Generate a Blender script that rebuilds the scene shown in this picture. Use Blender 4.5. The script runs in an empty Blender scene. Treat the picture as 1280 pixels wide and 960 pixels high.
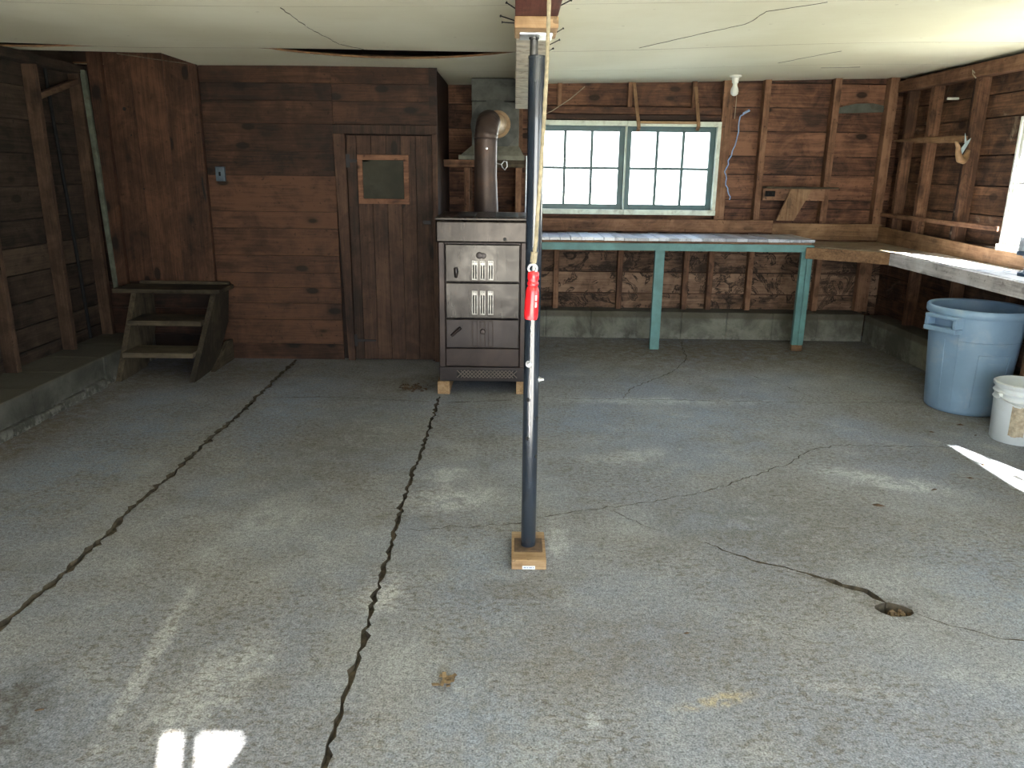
import bpy, bmesh, math, random
from mathutils import Vector, Matrix, geometry
random.seed(7)
S = bpy.context.scene
C = S.collection
PI = math.pi

# ------------------------------------------------------------------ materials
def newmat(name):
    m = bpy.data.materials.new(name); m.use_nodes = True
    nt = m.node_tree; nt.nodes.clear()
    out = nt.nodes.new('ShaderNodeOutputMaterial')
    p = nt.nodes.new('ShaderNodeBsdfPrincipled')
    nt.links.new(p.outputs[0], out.inputs[0])
    return m, nt, p, out

class N:
    """small node-graph writer"""
    def __init__(s, nt): s.nt = nt
    def new(s, t, **k):
        n = s.nt.nodes.new(t)
        for a, v in k.items(): setattr(n, a, v)
        return n
    def put(s, sock, v):
        if hasattr(v, 'is_output'): s.nt.links.new(v, sock)
        elif isinstance(v, (tuple, list)) and len(v) == 3 and sock.type == 'RGBA': sock.default_value = (*v, 1)
        else: sock.default_value = v
    def math(s, op, a, b=0.0, c=0.0, clamp=False):
        n = s.new('ShaderNodeMath', operation=op, use_clamp=clamp)
        s.put(n.inputs[0], a); s.put(n.inputs[1], b); s.put(n.inputs[2], c)
        return n.outputs[0]
    def vmath(s, op, a, b):
        n = s.new('ShaderNodeVectorMath', operation=op)
        s.put(n.inputs[0], a); s.put(n.inputs[1], b)
        return n.outputs[0]
    def obj(s): return s.new('ShaderNodeTexCoord').outputs['Object']
    def noise(s, vec, scale, detail=4, rough=.55, dist=0.0):
        n = s.new('ShaderNodeTexNoise'); s.nt.links.new(vec, n.inputs['Vector'])
        n.inputs['Scale'].default_value = scale; n.inputs['Detail'].default_value = detail
        n.inputs['Roughness'].default_value = rough; n.inputs['Distortion'].default_value = dist
        return n.outputs[0]
    def voro(s, vec, scale, feature='F1'):
        n = s.new('ShaderNodeTexVoronoi', feature=feature); s.nt.links.new(vec, n.inputs['Vector'])
        n.inputs['Scale'].default_value = scale
        return n.outputs['Distance']
    def ramp(s, fac, stops):
        n = s.new('ShaderNodeValToRGB'); e = n.color_ramp.elements
        while len(e) < len(stops): e.new(.5)
        for q, (pos, col) in zip(e, stops):
            q.position = pos; q.color = (*col, 1) if len(col) == 3 else col
        s.put(n.inputs[0], fac)
        return n.outputs[0]
    def step(s, v, a, b):
        n = s.new('ShaderNodeMapRange', interpolation_type='SMOOTHSTEP')
        s.put(n.inputs[0], v); n.inputs[1].default_value = a; n.inputs[2].default_value = b
        return n.outputs[0]
    def mix(s, f, a, b, mode='MIX'):
        n = s.new('ShaderNodeMix', data_type='RGBA', blend_type=mode)
        s.put(n.inputs[0], f); s.put(n.inputs[6], a); s.put(n.inputs[7], b)
        return n.outputs[2]
    def bump(s, p, h, strength=.3, dist=.01):
        n = s.new('ShaderNodeBump'); n.inputs['Strength'].default_value = strength
        n.inputs['Distance'].default_value = dist
        s.put(n.inputs['Height'], h); s.nt.links.new(n.outputs[0], p.inputs['Normal'])
    def attr(s, name):
        return s.new('ShaderNodeAttribute', attribute_name=name).outputs['Fac']

def wood(name, dark, mid, light, axis='X', var=.35, rough=.75, knots=.7, smear=0.0, bump=.35, tone=1.6, spec=.25, water=0.0):
    m, nt, p, out = newmat(name); g = N(nt)
    rnd = g.attr('rnd')
    off = g.new('ShaderNodeCombineXYZ')
    g.put(off.inputs[0], g.math('MULTIPLY', rnd, 17.3)); g.put(off.inputs[1], g.math('MULTIPLY', rnd, 31.7)); g.put(off.inputs[2], g.math('MULTIPLY', rnd, 23.1))
    co = g.vmath('ADD', g.obj(), off.outputs[0])
    sc = {'X': (1.1, 22, 22), 'Y': (22, 1.1, 22), 'Z': (22, 22, 1.1)}[axis]
    sk = {'X': (3.0, 6.2, 6.2), 'Y': (6.2, 3.0, 6.2), 'Z': (6.2, 6.2, 3.0)}[axis]
    gc = g.vmath('MULTIPLY', co, sc)
    grain = g.noise(gc, 1.0, 6, .62, .9)
    fine = g.noise(gc, 4.5, 3, .6)
    low = g.noise(co, tone, 3, .5)
    v = g.math('ADD', g.math('MULTIPLY', grain, .55), g.math('MULTIPLY', low, .45))
    v = g.math('ADD', v, g.math('MULTIPLY', g.math('SUBTRACT', fine, .5), .38))
    v = g.math('ADD', v, g.math('MULTIPLY', g.math('SUBTRACT', g.noise(co, 5, 6, .68, .8), .5), .75))
    v = g.math('ADD', v, g.math('MULTIPLY', g.math('SUBTRACT', rnd, .5), var))
    col = g.ramp(v, [(.30, dark), (.5, mid), (.71, light)])
    if knots:
        k = g.voro(g.vmath('MULTIPLY', co, sk), .95)
        km = g.math('SUBTRACT', 1, g.step(k, .09, .19))
        ring = g.math('MULTIPLY', g.math('SUBTRACT', 1, g.step(k, .1, .3)), .35)
        col = g.mix(g.math('MULTIPLY', g.math('ADD', km, ring, clamp=True), knots), col, tuple(c * .25 for c in dark))
    if smear:
        w = g.step(g.noise(co, 2.3, 6, .7, 1.2), .58, .72)
        col = g.mix(g.math('MULTIPLY', w, smear), col, (.42, .36, .27))
    if water:
        wn = g.noise(co, 3.6, 5, .55, 2.2)
        band = g.math('SUBTRACT', 1, g.step(g.math('ABSOLUTE', g.math('SUBTRACT', wn, .545)), .004, .035))
        fill = g.math('MULTIPLY', g.step(wn, .56, .63), .8)
        col = g.mix(g.math('MULTIPLY', g.math('ADD', band, fill, clamp=True), water), col, (.016, .011, .008))
    spots = g.step(g.noise(co, 34, 2, .5), .65, .73)
    col = g.mix(g.math('MULTIPLY', spots, .55), col, tuple(c * .3 for c in dark))
    nt.links.new(col, p.inputs['Base Color'])
    p.inputs['Roughness'].default_value = rough
    p.inputs['Specular IOR Level'].default_value = spec
    g.bump(p, g.math('ADD', grain, g.math('MULTIPLY', fine, .5)), bump, .006)
    return m

def plain(name, col, rough=.5, metal=0.0, var=.25, scale=9, dirt=None, dirt_amt=.5, bump=.08, spec=.5, coat=0.0):
    m, nt, p, out = newmat(name); g = N(nt); co = g.obj()
    n = g.noise(co, scale, 5, .6)
    c = g.mix(g.step(n, .3, .7), tuple(x * (1 - var) for x in col), tuple(min(1, x * (1 + var * .6)) for x in col))
    if dirt:
        d = g.step(g.noise(co, scale * .6 + 2, 7, .72, .6), .5, .68)
        c = g.mix(g.math('MULTIPLY', d, dirt_amt), c, dirt)
    nt.links.new(c, p.inputs['Base Color'])
    p.inputs['Roughness'].default_value = rough; p.inputs['Metallic'].default_value = metal
    p.inputs['Specular IOR Level'].default_value = spec
    p.inputs['Coat Weight'].default_value = coat
    if bump: g.bump(p, g.noise(co, scale * 8, 3, .6), bump, .003)
    return m

M = {}
for ax in 'XYZ':
    M['barn' + ax] = wood('barn_board_' + ax, (.028, .014, .010), (.108, .050, .030), (.225, .112, .066), ax, .5, .7, .85)
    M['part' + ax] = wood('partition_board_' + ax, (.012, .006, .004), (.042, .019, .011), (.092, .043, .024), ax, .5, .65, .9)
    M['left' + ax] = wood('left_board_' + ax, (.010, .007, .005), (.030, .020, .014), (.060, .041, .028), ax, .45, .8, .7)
    M['stud' + ax] = wood('stud_wood_' + ax, (.060, .031, .019), (.155, .080, .047), (.27, .150, .090), ax, .3, .75, .5)
    M['sleft' + ax] = wood('left_stud_wood_' + ax, (.026, .015, .010), (.062, .036, .023), (.105, .065, .042), ax, .3, .8, .5)  # darker copy of the stud wood; left-side dimness put into the colour
    M['ply' + ax] = wood('fresh_wood_' + ax, (.09, .050, .026), (.19, .108, .058), (.30, .185, .105), ax, .3, .7, .5)
    M['lumber' + ax] = wood('pale_lumber_' + ax, (.13, .075, .035), (.28, .175, .09), (.42, .29, .165), ax, .2, .65, .3)
    M['grey' + ax] = wood('grey_wood_' + ax, (.020, .016, .011), (.058, .045, .029), (.105, .084, .056), ax, .3, .8, .5)
    M['greyb' + ax] = wood('bench_grey_wood_' + ax, (.12, .095, .065), (.27, .22, .16), (.40, .34, .26), ax, .3, .42, .4)
    M['door' + ax] = wood('door_plank_' + ax, (.016, .009, .006), (.050, .025, .016), (.095, .052, .033), ax, .45, .65, .9)
    M['right' + ax] = wood('right_board_' + ax, (.024, .013, .009), (.095, .049, .029), (.215, .112, .062), ax, .5, .7, .7, smear=.4)
    M['low' + ax] = wood('stained_board_' + ax, (.045, .028, .020), (.175, .105, .068), (.31, .20, .135), ax, .35, .8, .5, tone=4.5, water=.9)
    M['bench' + ax] = wood('bench_white_wood_' + ax, (.26, .24, .24), (.50, .47, .47), (.66, .64, .65), ax, .3, .55, .5)
M['top'] = wood('bench_top_boards', (.24, .26, .30), (.42, .45, .52), (.55, .59, .66), 'Y', .6, .3, .2, bump=.12, spec=.8)  # window reflection partly put into this pale bluish base colour
M['beam'] = wood('beam_dark_red', (.025, .008, .006), (.075, .024, .018), (.13, .05, .035), 'Y', .2, .7, .5)
M['white_beam'] = plain('beam_chipped_white_paint', (.52, .47, .37), .8, 0, .3, 11, (.12, .06, .035), .75, .3)
M['teal'] = plain('teal_paint', (.10, .235, .235), .55, 0, .25, 5, (.06, .10, .09), .35, .15)
M['sash'] = plain('dark_teal_sash', (.035, .09, .10), .45, 0, .2, 6)
M['jamb'] = plain('pale_green_window_paint', (.64, .70, .62), .55, 0, .2, 8, (.22, .2, .14), .5, .15)
M['white_frame'] = plain('white_window_paint', (.70, .72, .72), .5, 0, .12, 8, (.4, .38, .3), .3)
M['green_trim'] = plain('worn_pale_green_trim', (.075, .088, .066), .75, 0, .4, 14, (.05, .04, .025), .8, .3)
M['archboard'] = plain('grey_green_board', (.075, .085, .07), .8, 0, .3, 8, (.05, .03, .02), .5)
M['black_metal'] = plain('black_iron', (.02, .02, .022), .5, .5, .3, 20)
M['post'] = plain('post_blue_grey_enamel', (.014, .021, .032), .22, 0, .2, 12, (.03, .024, .02), .3, .05, .6, .5)
M['steel'] = plain('galvanised_steel', (.55, .57, .60), .32, .9, .3, 25)
M['dark_steel'] = plain('grey_screw_steel', (.10, .10, .10), .4, .8, .3, 25)
M['dark_hole'] = plain('hole_black', (.006, .006, .006), .9)
M['red'] = plain('red_plastic', (.55, .012, .018), .28, 0, .15, 20, None, 0, .0, .5, .3)
M['rope'] = plain('old_rope', (.26, .225, .15), .95, 0, .35, 60, (.11, .085, .055), .4, .5)
M['white_mark'] = plain('white_print_and_glint', (.75, .72, .72), .6, 0, .1)  # shared by the handle print and the painted post highlight
M['label'] = plain('paper_label', (.70, .74, .80), .6, 0, .1)
M['label_ink'] = plain('label_ink', (.18, .22, .35), .6, 0, .1)
M['chimney'] = plain('sooty_cement', (.12, .125, .115), .9, 0, .35, 6, (.045, .045, .042), .6, .5)
M['mortar'] = plain('rough_mortar', (.18, .18, .145), .95, 0, .4, 10, (.14, .13, .1), .6, .7)
M['pipe'] = plain('rusty_stovepipe', (.075, .052, .045), .5, .4, .3, 5, (.12, .065, .035), .5, .12)
M['pipe_ring'] = plain('tan_rust_ring', (.30, .20, .115), .65, .2, .3, 12, (.2, .1, .05), .5)
M['switch'] = plain('blue_grey_steel_box', (.075, .10, .125), .5, .4, .3, 14)
M['plastic_black'] = plain('black_outlet', (.012, .012, .013), .85, spec=.1)
M['porcelain'] = plain('white_porcelain', (.78, .79, .74), .3, 0, .08)
M['cord'] = plain('blue_white_cord', (.26, .38, .62), .6, 0, .2, 40)
M['chain'] = plain('thin_chain', (.35, .30, .22), .5, .3)
M['horn'] = plain('tan_horn', (.25, .15, .075), .55, 0, .35, 20)
M['pale_blue'] = plain('pale_blue_tin', (.34, .43, .46), .5, .2, .2, 20)
M['can'] = plain('blue_grey_can_plastic', (.20, .31, .44), .42, 0, .15, 3, (.36, .40, .44), .38, .06, .4)
M['bucket'] = plain('white_bucket_plastic', (.60, .65, .68), .4, 0, .08, 6, (.42, .40, .34), .25, .04, .45)
M['torn'] = plain('torn_paper_residue', (.42, .36, .27), .9, 0, .4, 30, (.28, .2, .12), .7, .4)
M['blue_paint'] = plain('navy_blue_enamel', (.035, .075, .145), .45, .2, .3, 15, (.03, .03, .03), .3)
M['chip'] = plain('brown_debris', (.09, .055, .03), .95, 0, .4, 40)
M['leaf'] = plain('dry_leaf', (.17, .115, .06), .9, 0, .5, 40)
M['dusty'] = plain('dusty_glass', (.030, .029, .019), .6, 0, .35, 5, (.05, .047, .034), .6, .1, .2)
M['lawn'] = plain('gravel_yard', (.40, .385, .31), .95, 0, .4, 2)
M['roof'] = wood('attic_boards', (.02, .012, .008), (.05, .03, .02), (.08, .05, .035), 'X', .4, .9, .3)
M['outer'] = plain('weathered_outside_boards', (.35, .33, .3), .9)

def stove_mat(name, a, b, rough, metal):
    m, nt, p, out = newmat(name); g = N(nt); co = g.obj()
    n = g.noise(co, 4.2, 6, .65, .8)
    c = g.mix(g.step(n, .35, .65), a, b)
    sp = g.step(g.noise(co, 45, 4, .6), .62, .74)
    c = g.mix(g.math('MULTIPLY', sp, .5), c, (.05, .028, .016))
    nt.links.new(c, p.inputs['Base Color']); p.inputs['Metallic'].default_value = metal
    r = g.math('ADD', rough, g.math('MULTIPLY', g.math('SUBTRACT', g.noise(g.vmath('MULTIPLY', co, (30, 30, 3)), 1, 5, .7), .5), .25))
    nt.links.new(r, p.inputs['Roughness'])
    g.bump(p, g.noise(co, 6, 2, .5), .08, .02)
    return m
M['stove_door'] = stove_mat('stove_door_enamel', (.020, .0175, .016), (.052, .048, .044), .25, .7)
M['stove_body'] = stove_mat('stove_brown_enamel', (.016, .0085, .007), (.036, .022, .018), .38, .35)
M['stove_top'] = stove_mat('stove_top_enamel', (.019, .015, .0125), (.046, .038, .033), .30, .55)
M['stove_trim'] = stove_mat('stove_trim', (.018, .013, .0125), (.036, .028, .027), .36, .45)

M['lattice_metal'] = plain('dull_lattice_metal', (.13, .105, .09), .5, .4, .2, 20)
M['vent_metal'] = plain('worn_bright_metal', (.30, .29, .27), .35, .8, .3, 30)
def glass():
    m, nt, p, out = newmat('window_glass'); nt.nodes.remove(p); g = N(nt)
    t = g.new('ShaderNodeBsdfTransparent'); t.inputs[0].default_value = (.95, .97, .97, 1)
    gl = g.new('ShaderNodeBsdfGlossy'); gl.inputs['Roughness'].default_value = .02
    mx = g.new('ShaderNodeMixShader')
    mx.inputs[0].default_value = .06; nt.links.new(t.outputs[0], mx.inputs[1]); nt.links.new(gl.outputs[0], mx.inputs[2])
    nt.links.new(mx.outputs[0], out.inputs[0])
    return m
M['glass'] = glass()

def blob(g, xy, cx, cy, rx, ry, warp, ang=0.0):
    """soft irregular patch at a place on the floor, 1 inside"""
    d = g.vmath('SUBTRACT', xy, (cx, cy, 0))
    if ang:
        r = g.new('ShaderNodeVectorRotate', rotation_type='Z_AXIS'); g.put(r.inputs['Vector'], d); r.inputs['Angle'].default_value = -ang; d = r.outputs[0]
    d = g.vmath('MULTIPLY', d, (1 / rx, 1 / ry, 0))
    l = g.new('ShaderNodeVectorMath', operation='LENGTH'); g.put(l.inputs[0], d)
    v = g.math('ADD', l.outputs['Value'], g.math('MULTIPLY', g.math('SUBTRACT', warp, .5), 3.4))
    return g.math('SUBTRACT', 1, g.step(v, .25, 1.25))

def concrete_floor():
    m, nt, p, out = newmat('old_concrete_floor'); g = N(nt); co = g.obj()
    big = g.noise(co, .9, 5, .6, .4); mid = g.noise(co, 4.5, 6, .65, .3); fine = g.noise(co, 60, 3, .6); grit = g.noise(co, 170, 2, .6)
    warp = g.math('ADD', g.math('MULTIPLY', g.noise(co, 5, 8, .75), .6), g.math('MULTIPLY', g.noise(co, 24, 5, .75), .4)); broken = g.step(g.noise(co, 13, 8, .78, .5), .34, .62)
    c = g.mix(g.step(big, .38, .62), (.190, .206, .240), (.222, .224, .226))
    c = g.mix(g.math('MULTIPLY', g.step(mid, .5, .72), .55), c, (.30, .31, .31))
    dk = g.math('SUBTRACT', 1, g.step(mid, .30, .47))
    c = g.mix(g.math('MULTIPLY', dk, .45), c, (.125, .118, .10))
    brown = (.115, .088, .052); white = (.43, .44, .44); bluish = (.19, .235, .31); dull = (.125, .125, .118)
    for (x, y, rx, ry, a, col, amt) in [
        (1.7, 6.75, 1.9, .75, 0, brown, .75), (-2.4, 5.75, .75, .55, 0, brown, .7), (-2.85, 4.4, .28, 1.5, 0, brown, .7), (3.2, 5.6, .5, 1.0, 0, brown, .5),
        (-1.0, 4.35, .42, 1.15, -.05, dull, .55), (1.25, 3.2, .65, .55, .3, dull, .6), (.35, 2.25, .55, .3, .2, brown, .35),
        (-2.3, 4.3, .42, 1.5, 0, bluish, .55), (-1.5, 4.9, .25, 1.2, 0, bluish, .55), (.5, 4.7, 1.6, .35, 0, bluish, .4), (-1.95, 2.05, .11, .12, 0, (.12, .17, .36), .75), (-.1, 2.6, .25, .7, 0, bluish, .35), (2.1, 2.7, .5, .6, 0, bluish, .4),
        (-.3, 3.45, .25, .16, .2, white, .7), (-.33, 3.75, .14, .14, 0, white, .5), (-.47, 2.6, .1, .16, 0, white, .8), (.62, 4.05, .3, .12, .4, white, .5), (1.95, 3.75, .4, .12, -.5, white, .6), (.20, 3.05, .06, .2, 0, white, .55), (.25, 1.9, .03, .05, 0, white, .8), (.65, 2.0, .16, .03, .3, (.36, .30, .19), .7), (1.1, 2.05, .2, .04, -.2, white, .4),
        (-1.17, 2.2, .035, .5, .09, white, .7), (-.92, 2.05, .16, .3, -.3, white, .55), (-1.08, 3.2, .2, .25, 0, white, .35), (1.0, 5.15, .9, .1, 0, white, .45),
        (-1.5, 1.95, .16, .2, .3, (.07, .066, .055), .75), (-1.42, 1.75, .2, .1, 0, (.07, .066, .055), .6), (.02, 1.85, .5, .2, .1, bluish, .3),
        (-.72, 5.41, .16, .07, .4, (.05, .04, .025), .8), (-.72, 5.6, .35, .2, 0, brown, .4), (1.42, 2.53, .16, .08, -.2, (.06, .045, .03), .7), (1.25, 2.70, .22, .03, -.63, (.08, .066, .045), .6),
        (-.205, 2.1, .025, .08, 0, brown, .8), (.04, 2.62, .25, .1, 0, brown, .4), (2.9, 4.75, .5, .25, 0, (.15, .135, .11), .5)]:
        c = g.mix(g.math('MULTIPLY', g.math('MULTIPLY', blob(g, co, x, y, rx, ry, warp, a), broken), min(1, amt * 1.35)), c, col)
    zone = g.step(g.noise(co, 1.5, 5, .62), .43, .56)
    fleck = g.math('MULTIPLY', g.step(g.noise(g.vmath('MULTIPLY', co, (1, 1.5, 1)), 30, 5, .7), .52, .58), zone)
    c = g.mix(g.math('MULTIPLY', zone, .22), c, (.19, .172, .145)); c = g.mix(g.math('MULTIPLY', fleck, .6), c, (.10, .085, .065))
    scuff = g.math('MULTIPLY', g.step(g.noise(co, 6.5, 9, .78, .8), .57, .70), g.math('SUBTRACT', 1, zone))
    c = g.mix(g.math('MULTIPLY', scuff, .5), c, (.40, .41, .41))
    gs = g.math('ADD', g.math('MULTIPLY', g.math('SUBTRACT', fine, .5), 1.5), g.math('MULTIPLY', g.math('SUBTRACT', grit, .5), 2.4))
    k = g.math('ADD', 1, gs)
    comb = g.new('ShaderNodeCombineXYZ')
    for i in range(3): g.put(comb.inputs[i], k)
    c = g.mix(1.0, c, comb.outputs[0], 'MULTIPLY')
    pits = g.step(g.voro(co, 26), .06, .11)
    pm = g.math('MULTIPLY', g.math('SUBTRACT', 1, pits), g.step(mid, .42, .6))
    c = g.mix(g.math('MULTIPLY', pm, .55), c, (.06, .055, .045))
    nt.links.new(c, p.inputs['Base Color'])
    p.inputs['Roughness'].default_value = .72; p.inputs['Specular IOR Level'].default_value = .35
    h = g.math('ADD', g.math('MULTIPLY', fine, .5), g.math('ADD', g.math('MULTIPLY', grit, .35), g.math('MULTIPLY', mid, 1.4)))
    g.bump(p, h, .55, .008)
    return m
M['floor'] = concrete_floor()
M['crack'] = plain('crack_dirt', (.075, .060, .040), .95, 0, .5, 30)

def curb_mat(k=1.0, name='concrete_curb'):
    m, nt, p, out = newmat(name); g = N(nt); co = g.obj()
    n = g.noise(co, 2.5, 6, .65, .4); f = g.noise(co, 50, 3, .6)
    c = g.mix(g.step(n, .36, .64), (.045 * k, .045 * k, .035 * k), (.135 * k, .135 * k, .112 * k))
    z = g.new('ShaderNodeSeparateXYZ'); g.put(z.inputs[0], co)
    w = g.math('MULTIPLY', g.math('SUBTRACT', 1, g.step(z.outputs[2], .0, .10)), g.step(g.noise(co, 14, 4, .7), .45, .6))
    c = g.mix(g.math('MULTIPLY', w, .6), c, (.24, .235, .21))
    t = g.step(z.outputs[2], .19, .215)
    c = g.mix(g.math('MULTIPLY', t, .7), c, (.070, .060, .040))
    c = g.mix(g.math('MULTIPLY', g.step(f, .55, .75), .4), c, (.05, .05, .045))
    nt.links.new(c, p.inputs['Base Color']); p.inputs['Roughness'].default_value = .9
    g.bump(p, g.math('ADD', n, g.math('MULTIPLY', f, .4)), .6, .012)
    return m
M['curb'] = curb_mat(1.5)
M['dirty_curb'] = curb_mat(.62, 'concrete_curb_left')  # same concrete with darker base tones, left curb only

def ceiling_mat():
    m, nt, p, out = newmat('old_painted_ceiling_board'); g = N(nt); co = g.obj()
    n = g.noise(co, 1.2, 4, .5); s = g.noise(g.vmath('MULTIPLY', co, (1, 8, 1)), 3, 5, .65)
    c = g.mix(g.step(n, .35, .65), (.69, .665, .51), (.76, .745, .60))
    c = g.mix(g.math('MULTIPLY', g.step(s, .58, .75), .25), c, (.48, .44, .33))
    fl = g.step(g.voro(g.vmath('MULTIPLY', co, (2.5, 6, 1)), 1.6), .025, .05)
    c = g.mix(g.math('MULTIPLY', g.math('SUBTRACT', 1, fl), .7), c, (.16, .12, .07))
    nt.links.new(c, p.inputs['Base Color']); p.inputs['Roughness'].default_value = .7
    g.bump(p, g.noise(co, 2.0, 2, .5), .12, .06)
    return m
M['ceiling'] = ceiling_mat()
M['board_edge'] = plain('brown_board_edge', (.16, .085, .04), .9, 0, .4, 20)

# ------------------------------------------------------------------ mesh building
class MB:
    def __init__(s):
        s.bm = bmesh.new(); s.l = s.bm.faces.layers.float.new('rnd')
    def _tag(s, fs, r, mi=0, smooth=False):
        for f in fs: f[s.l] = r; f.material_index = mi; f.smooth = smooth
    def hexa(s, p, r=None, bev=0.0, mi=0):
        """8 corners: bottom ring 0-3 then top ring 4-7"""
        r = random.random() if r is None else r
        v = [s.bm.verts.new(q) for q in p]
        fs = [s.bm.faces.new([v[i] for i in q]) for q in ((3, 2, 1, 0), (4, 5, 6, 7), (0, 1, 5, 4), (1, 2, 6, 5), (2, 3, 7, 6), (3, 0, 4, 7))]
        s._tag(fs, r, mi)
        bmesh.ops.recalc_face_normals(s.bm, faces=fs)
        if bev:
            es = list({e for f in fs for e in f.edges})
            q = bmesh.ops.bevel(s.bm, geom=es, offset=bev, segments=2, affect='EDGES', profile=.5, clamp_overlap=True)
            s._tag(q['faces'], r, mi)
        return s
    def box(s, x0, x1, y0, y1, z0, z1, r=None, bev=0.0, mi=0):
        return s.hexa([(x0, y0, z0), (x1, y0, z0), (x1, y1, z0), (x0, y1, z0), (x0, y0, z1), (x1, y0, z1), (x1, y1, z1), (x0, y1, z1)], r, bev, mi)
    def beam(s, a, b, w, h, up=(0, 0, 1), r=None, bev=0.0):
        a, b = Vector(a), Vector(b); d = (b - a).normalized(); u = Vector(up)
        sd = d.cross(u).normalized() * w / 2; u = sd.cross(d).normalized() * h / 2
        return s.hexa([a - sd - u, a + sd - u, b + sd - u, b - sd - u, a - sd + u, a + sd + u, b + sd + u, b - sd + u], r, bev)
    def prism(s, pts, axis, a, b, r=None, bev=0.0):
        """polygon pts extruded along axis from a to b; pts are the two other coordinates in order"""
        r = random.random() if r is None else r
        mk = {'X': lambda q, t: (t, q[0], q[1]), 'Y': lambda q, t: (q[0], t, q[1]), 'Z': lambda q, t: (q[0], q[1], t)}[axis]
        A = [s.bm.verts.new(mk(q, a)) for q in pts]; B = [s.bm.verts.new(mk(q, b)) for q in pts]
        fs = [s.bm.faces.new(A[::-1]), s.bm.faces.new(B)]
        n = len(pts)
        fs += [s.bm.faces.new((A[i], A[(i + 1) % n], B[(i + 1) % n], B[i])) for i in range(n)]
        bmesh.ops.recalc_face_normals(s.bm, faces=fs); s._tag(fs, r)
        if bev:
            q = bmesh.ops.bevel(s.bm, geom=list({e for f in fs for e in f.edges}), offset=bev, segments=2, affect='EDGES', clamp_overlap=True)
            s._tag(q['faces'], r)
        return s
    def tube(s, pts, rad, n=10, caps=True, closed=False, mi=0):
        """round bar through pts; rad is a number or one per point"""
        pts = [Vector(p) for p in pts]; k = len(pts)
        rad = [rad] * k if not hasattr(rad, '__len__') else rad
        rings = []; prev = None
        for i, p in enumerate(pts):
            if closed: t = (pts[(i + 1) % k] - pts[i - 1]).normalized()
            else: t = (pts[min(i + 1, k - 1)] - pts[max(i - 1, 0)]).normalized()
            if prev is None:
                prev = t.orthogonal().normalized()
            x = (prev - t * prev.dot(t)).normalized(); y = t.cross(x); prev = x
            rings.append([s.bm.verts.new(p + (x * math.cos(2 * PI * j / n) + y * math.sin(2 * PI * j / n)) * rad[i]) for j in range(n)])
        fs = []
        for i in range(k if closed else k - 1):
            A, B = rings[i], rings[(i + 1) % k]
            fs += [s.bm.faces.new((A[j], A[(j + 1) % n], B[(j + 1) % n], B[j])) for j in range(n)]
        s._tag(fs, .5, mi, True)
        if caps and not closed:
            cf = [s.bm.faces.new(rings[0][::-1]), s.bm.faces.new(rings[-1])]; s._tag(cf, .5, mi)
        return s
    def lathe(s, prof, c=(0, 0, 0), n=32, rot=None, close=False):
        """profile of (radius, height) turned about the vertical through c"""
        rot = rot or Matrix.Identity(3); c = Vector(c); rings = []
        for r, z in prof:
            if r < 1e-5: rings.append([s.bm.verts.new(c + rot @ Vector((0, 0, z)))] * n)
            else: rings.append([s.bm.verts.new(c + rot @ Vector((r * math.cos(2 * PI * j / n), r * math.sin(2 * PI * j / n), z))) for j in range(n)])
        fs = []
        for A, B in zip(rings, rings[1:]):
            for j in range(n):
                q = [A[j], A[(j + 1) % n], B[(j + 1) % n], B[j]]
                q = [v for i, v in enumerate(q) if v not in q[:i]]
                if len(q) > 2: fs.append(s.bm.faces.new(q))
        s._tag(fs, .5, 0, True)
        return s
    def disc(s, c, r0, r1, axis='Y', n=24, t=.006):
        """flat ring with thickness, facing along axis"""
        rot = {'Y': Matrix.Rotation(PI / 2, 3, 'X'), 'X': Matrix.Rotation(PI / 2, 3, 'Y'), 'Z': Matrix.Identity(3)}[axis]
        prof = [(r0, 0), (r0, t), (r1, t), (r1, 0), (r0, 0)]
        return s.lathe(prof, c, n, rot)
    def build(s, name, mat, parent=None):
        me = bpy.data.meshes.new(name)
        mats = mat if isinstance(mat, (list, tuple)) else [mat]
        if parent is not None:
            bmesh.ops.translate(s.bm, verts=s.bm.verts, vec=-world_loc(parent))
        s.bm.to_mesh(me); s.bm.free()
        for m in mats: me.materials.append(M[m] if isinstance(m, str) else m)
        if any(p.use_smooth for p in me.polygons): me.set_sharp_from_angle(angle=math.radians(42))
        o = bpy.data.objects.new(name, me); C.objects.link(o)
        if parent is not None: o.parent = parent
        return o

def world_loc(o):
    v = Vector((0, 0, 0))
    while o is not None: v += o.location; o = o.parent
    return v
def tag(o, label, cat, group=None, kind=None):
    o['label'] = label; o['category'] = cat
    if group: o['group'] = group
    if kind: o['kind'] = kind
    return o
def thing(name, loc, label, cat, group=None, kind=None):
    o = bpy.data.objects.new(name, None); C.objects.link(o); o.location = loc; o.empty_display_size = .1
    return tag(o, label, cat, group, kind)
def solo(mb, name, mat, label, cat, group=None, kind=None, origin=None):
    if origin is not None: bmesh.ops.translate(mb.bm, verts=mb.bm.verts, vec=-Vector(origin))
    o = mb.build(name, mat)
    if origin is not None: o.location = origin
    return tag(o, label, cat, group, kind)

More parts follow.
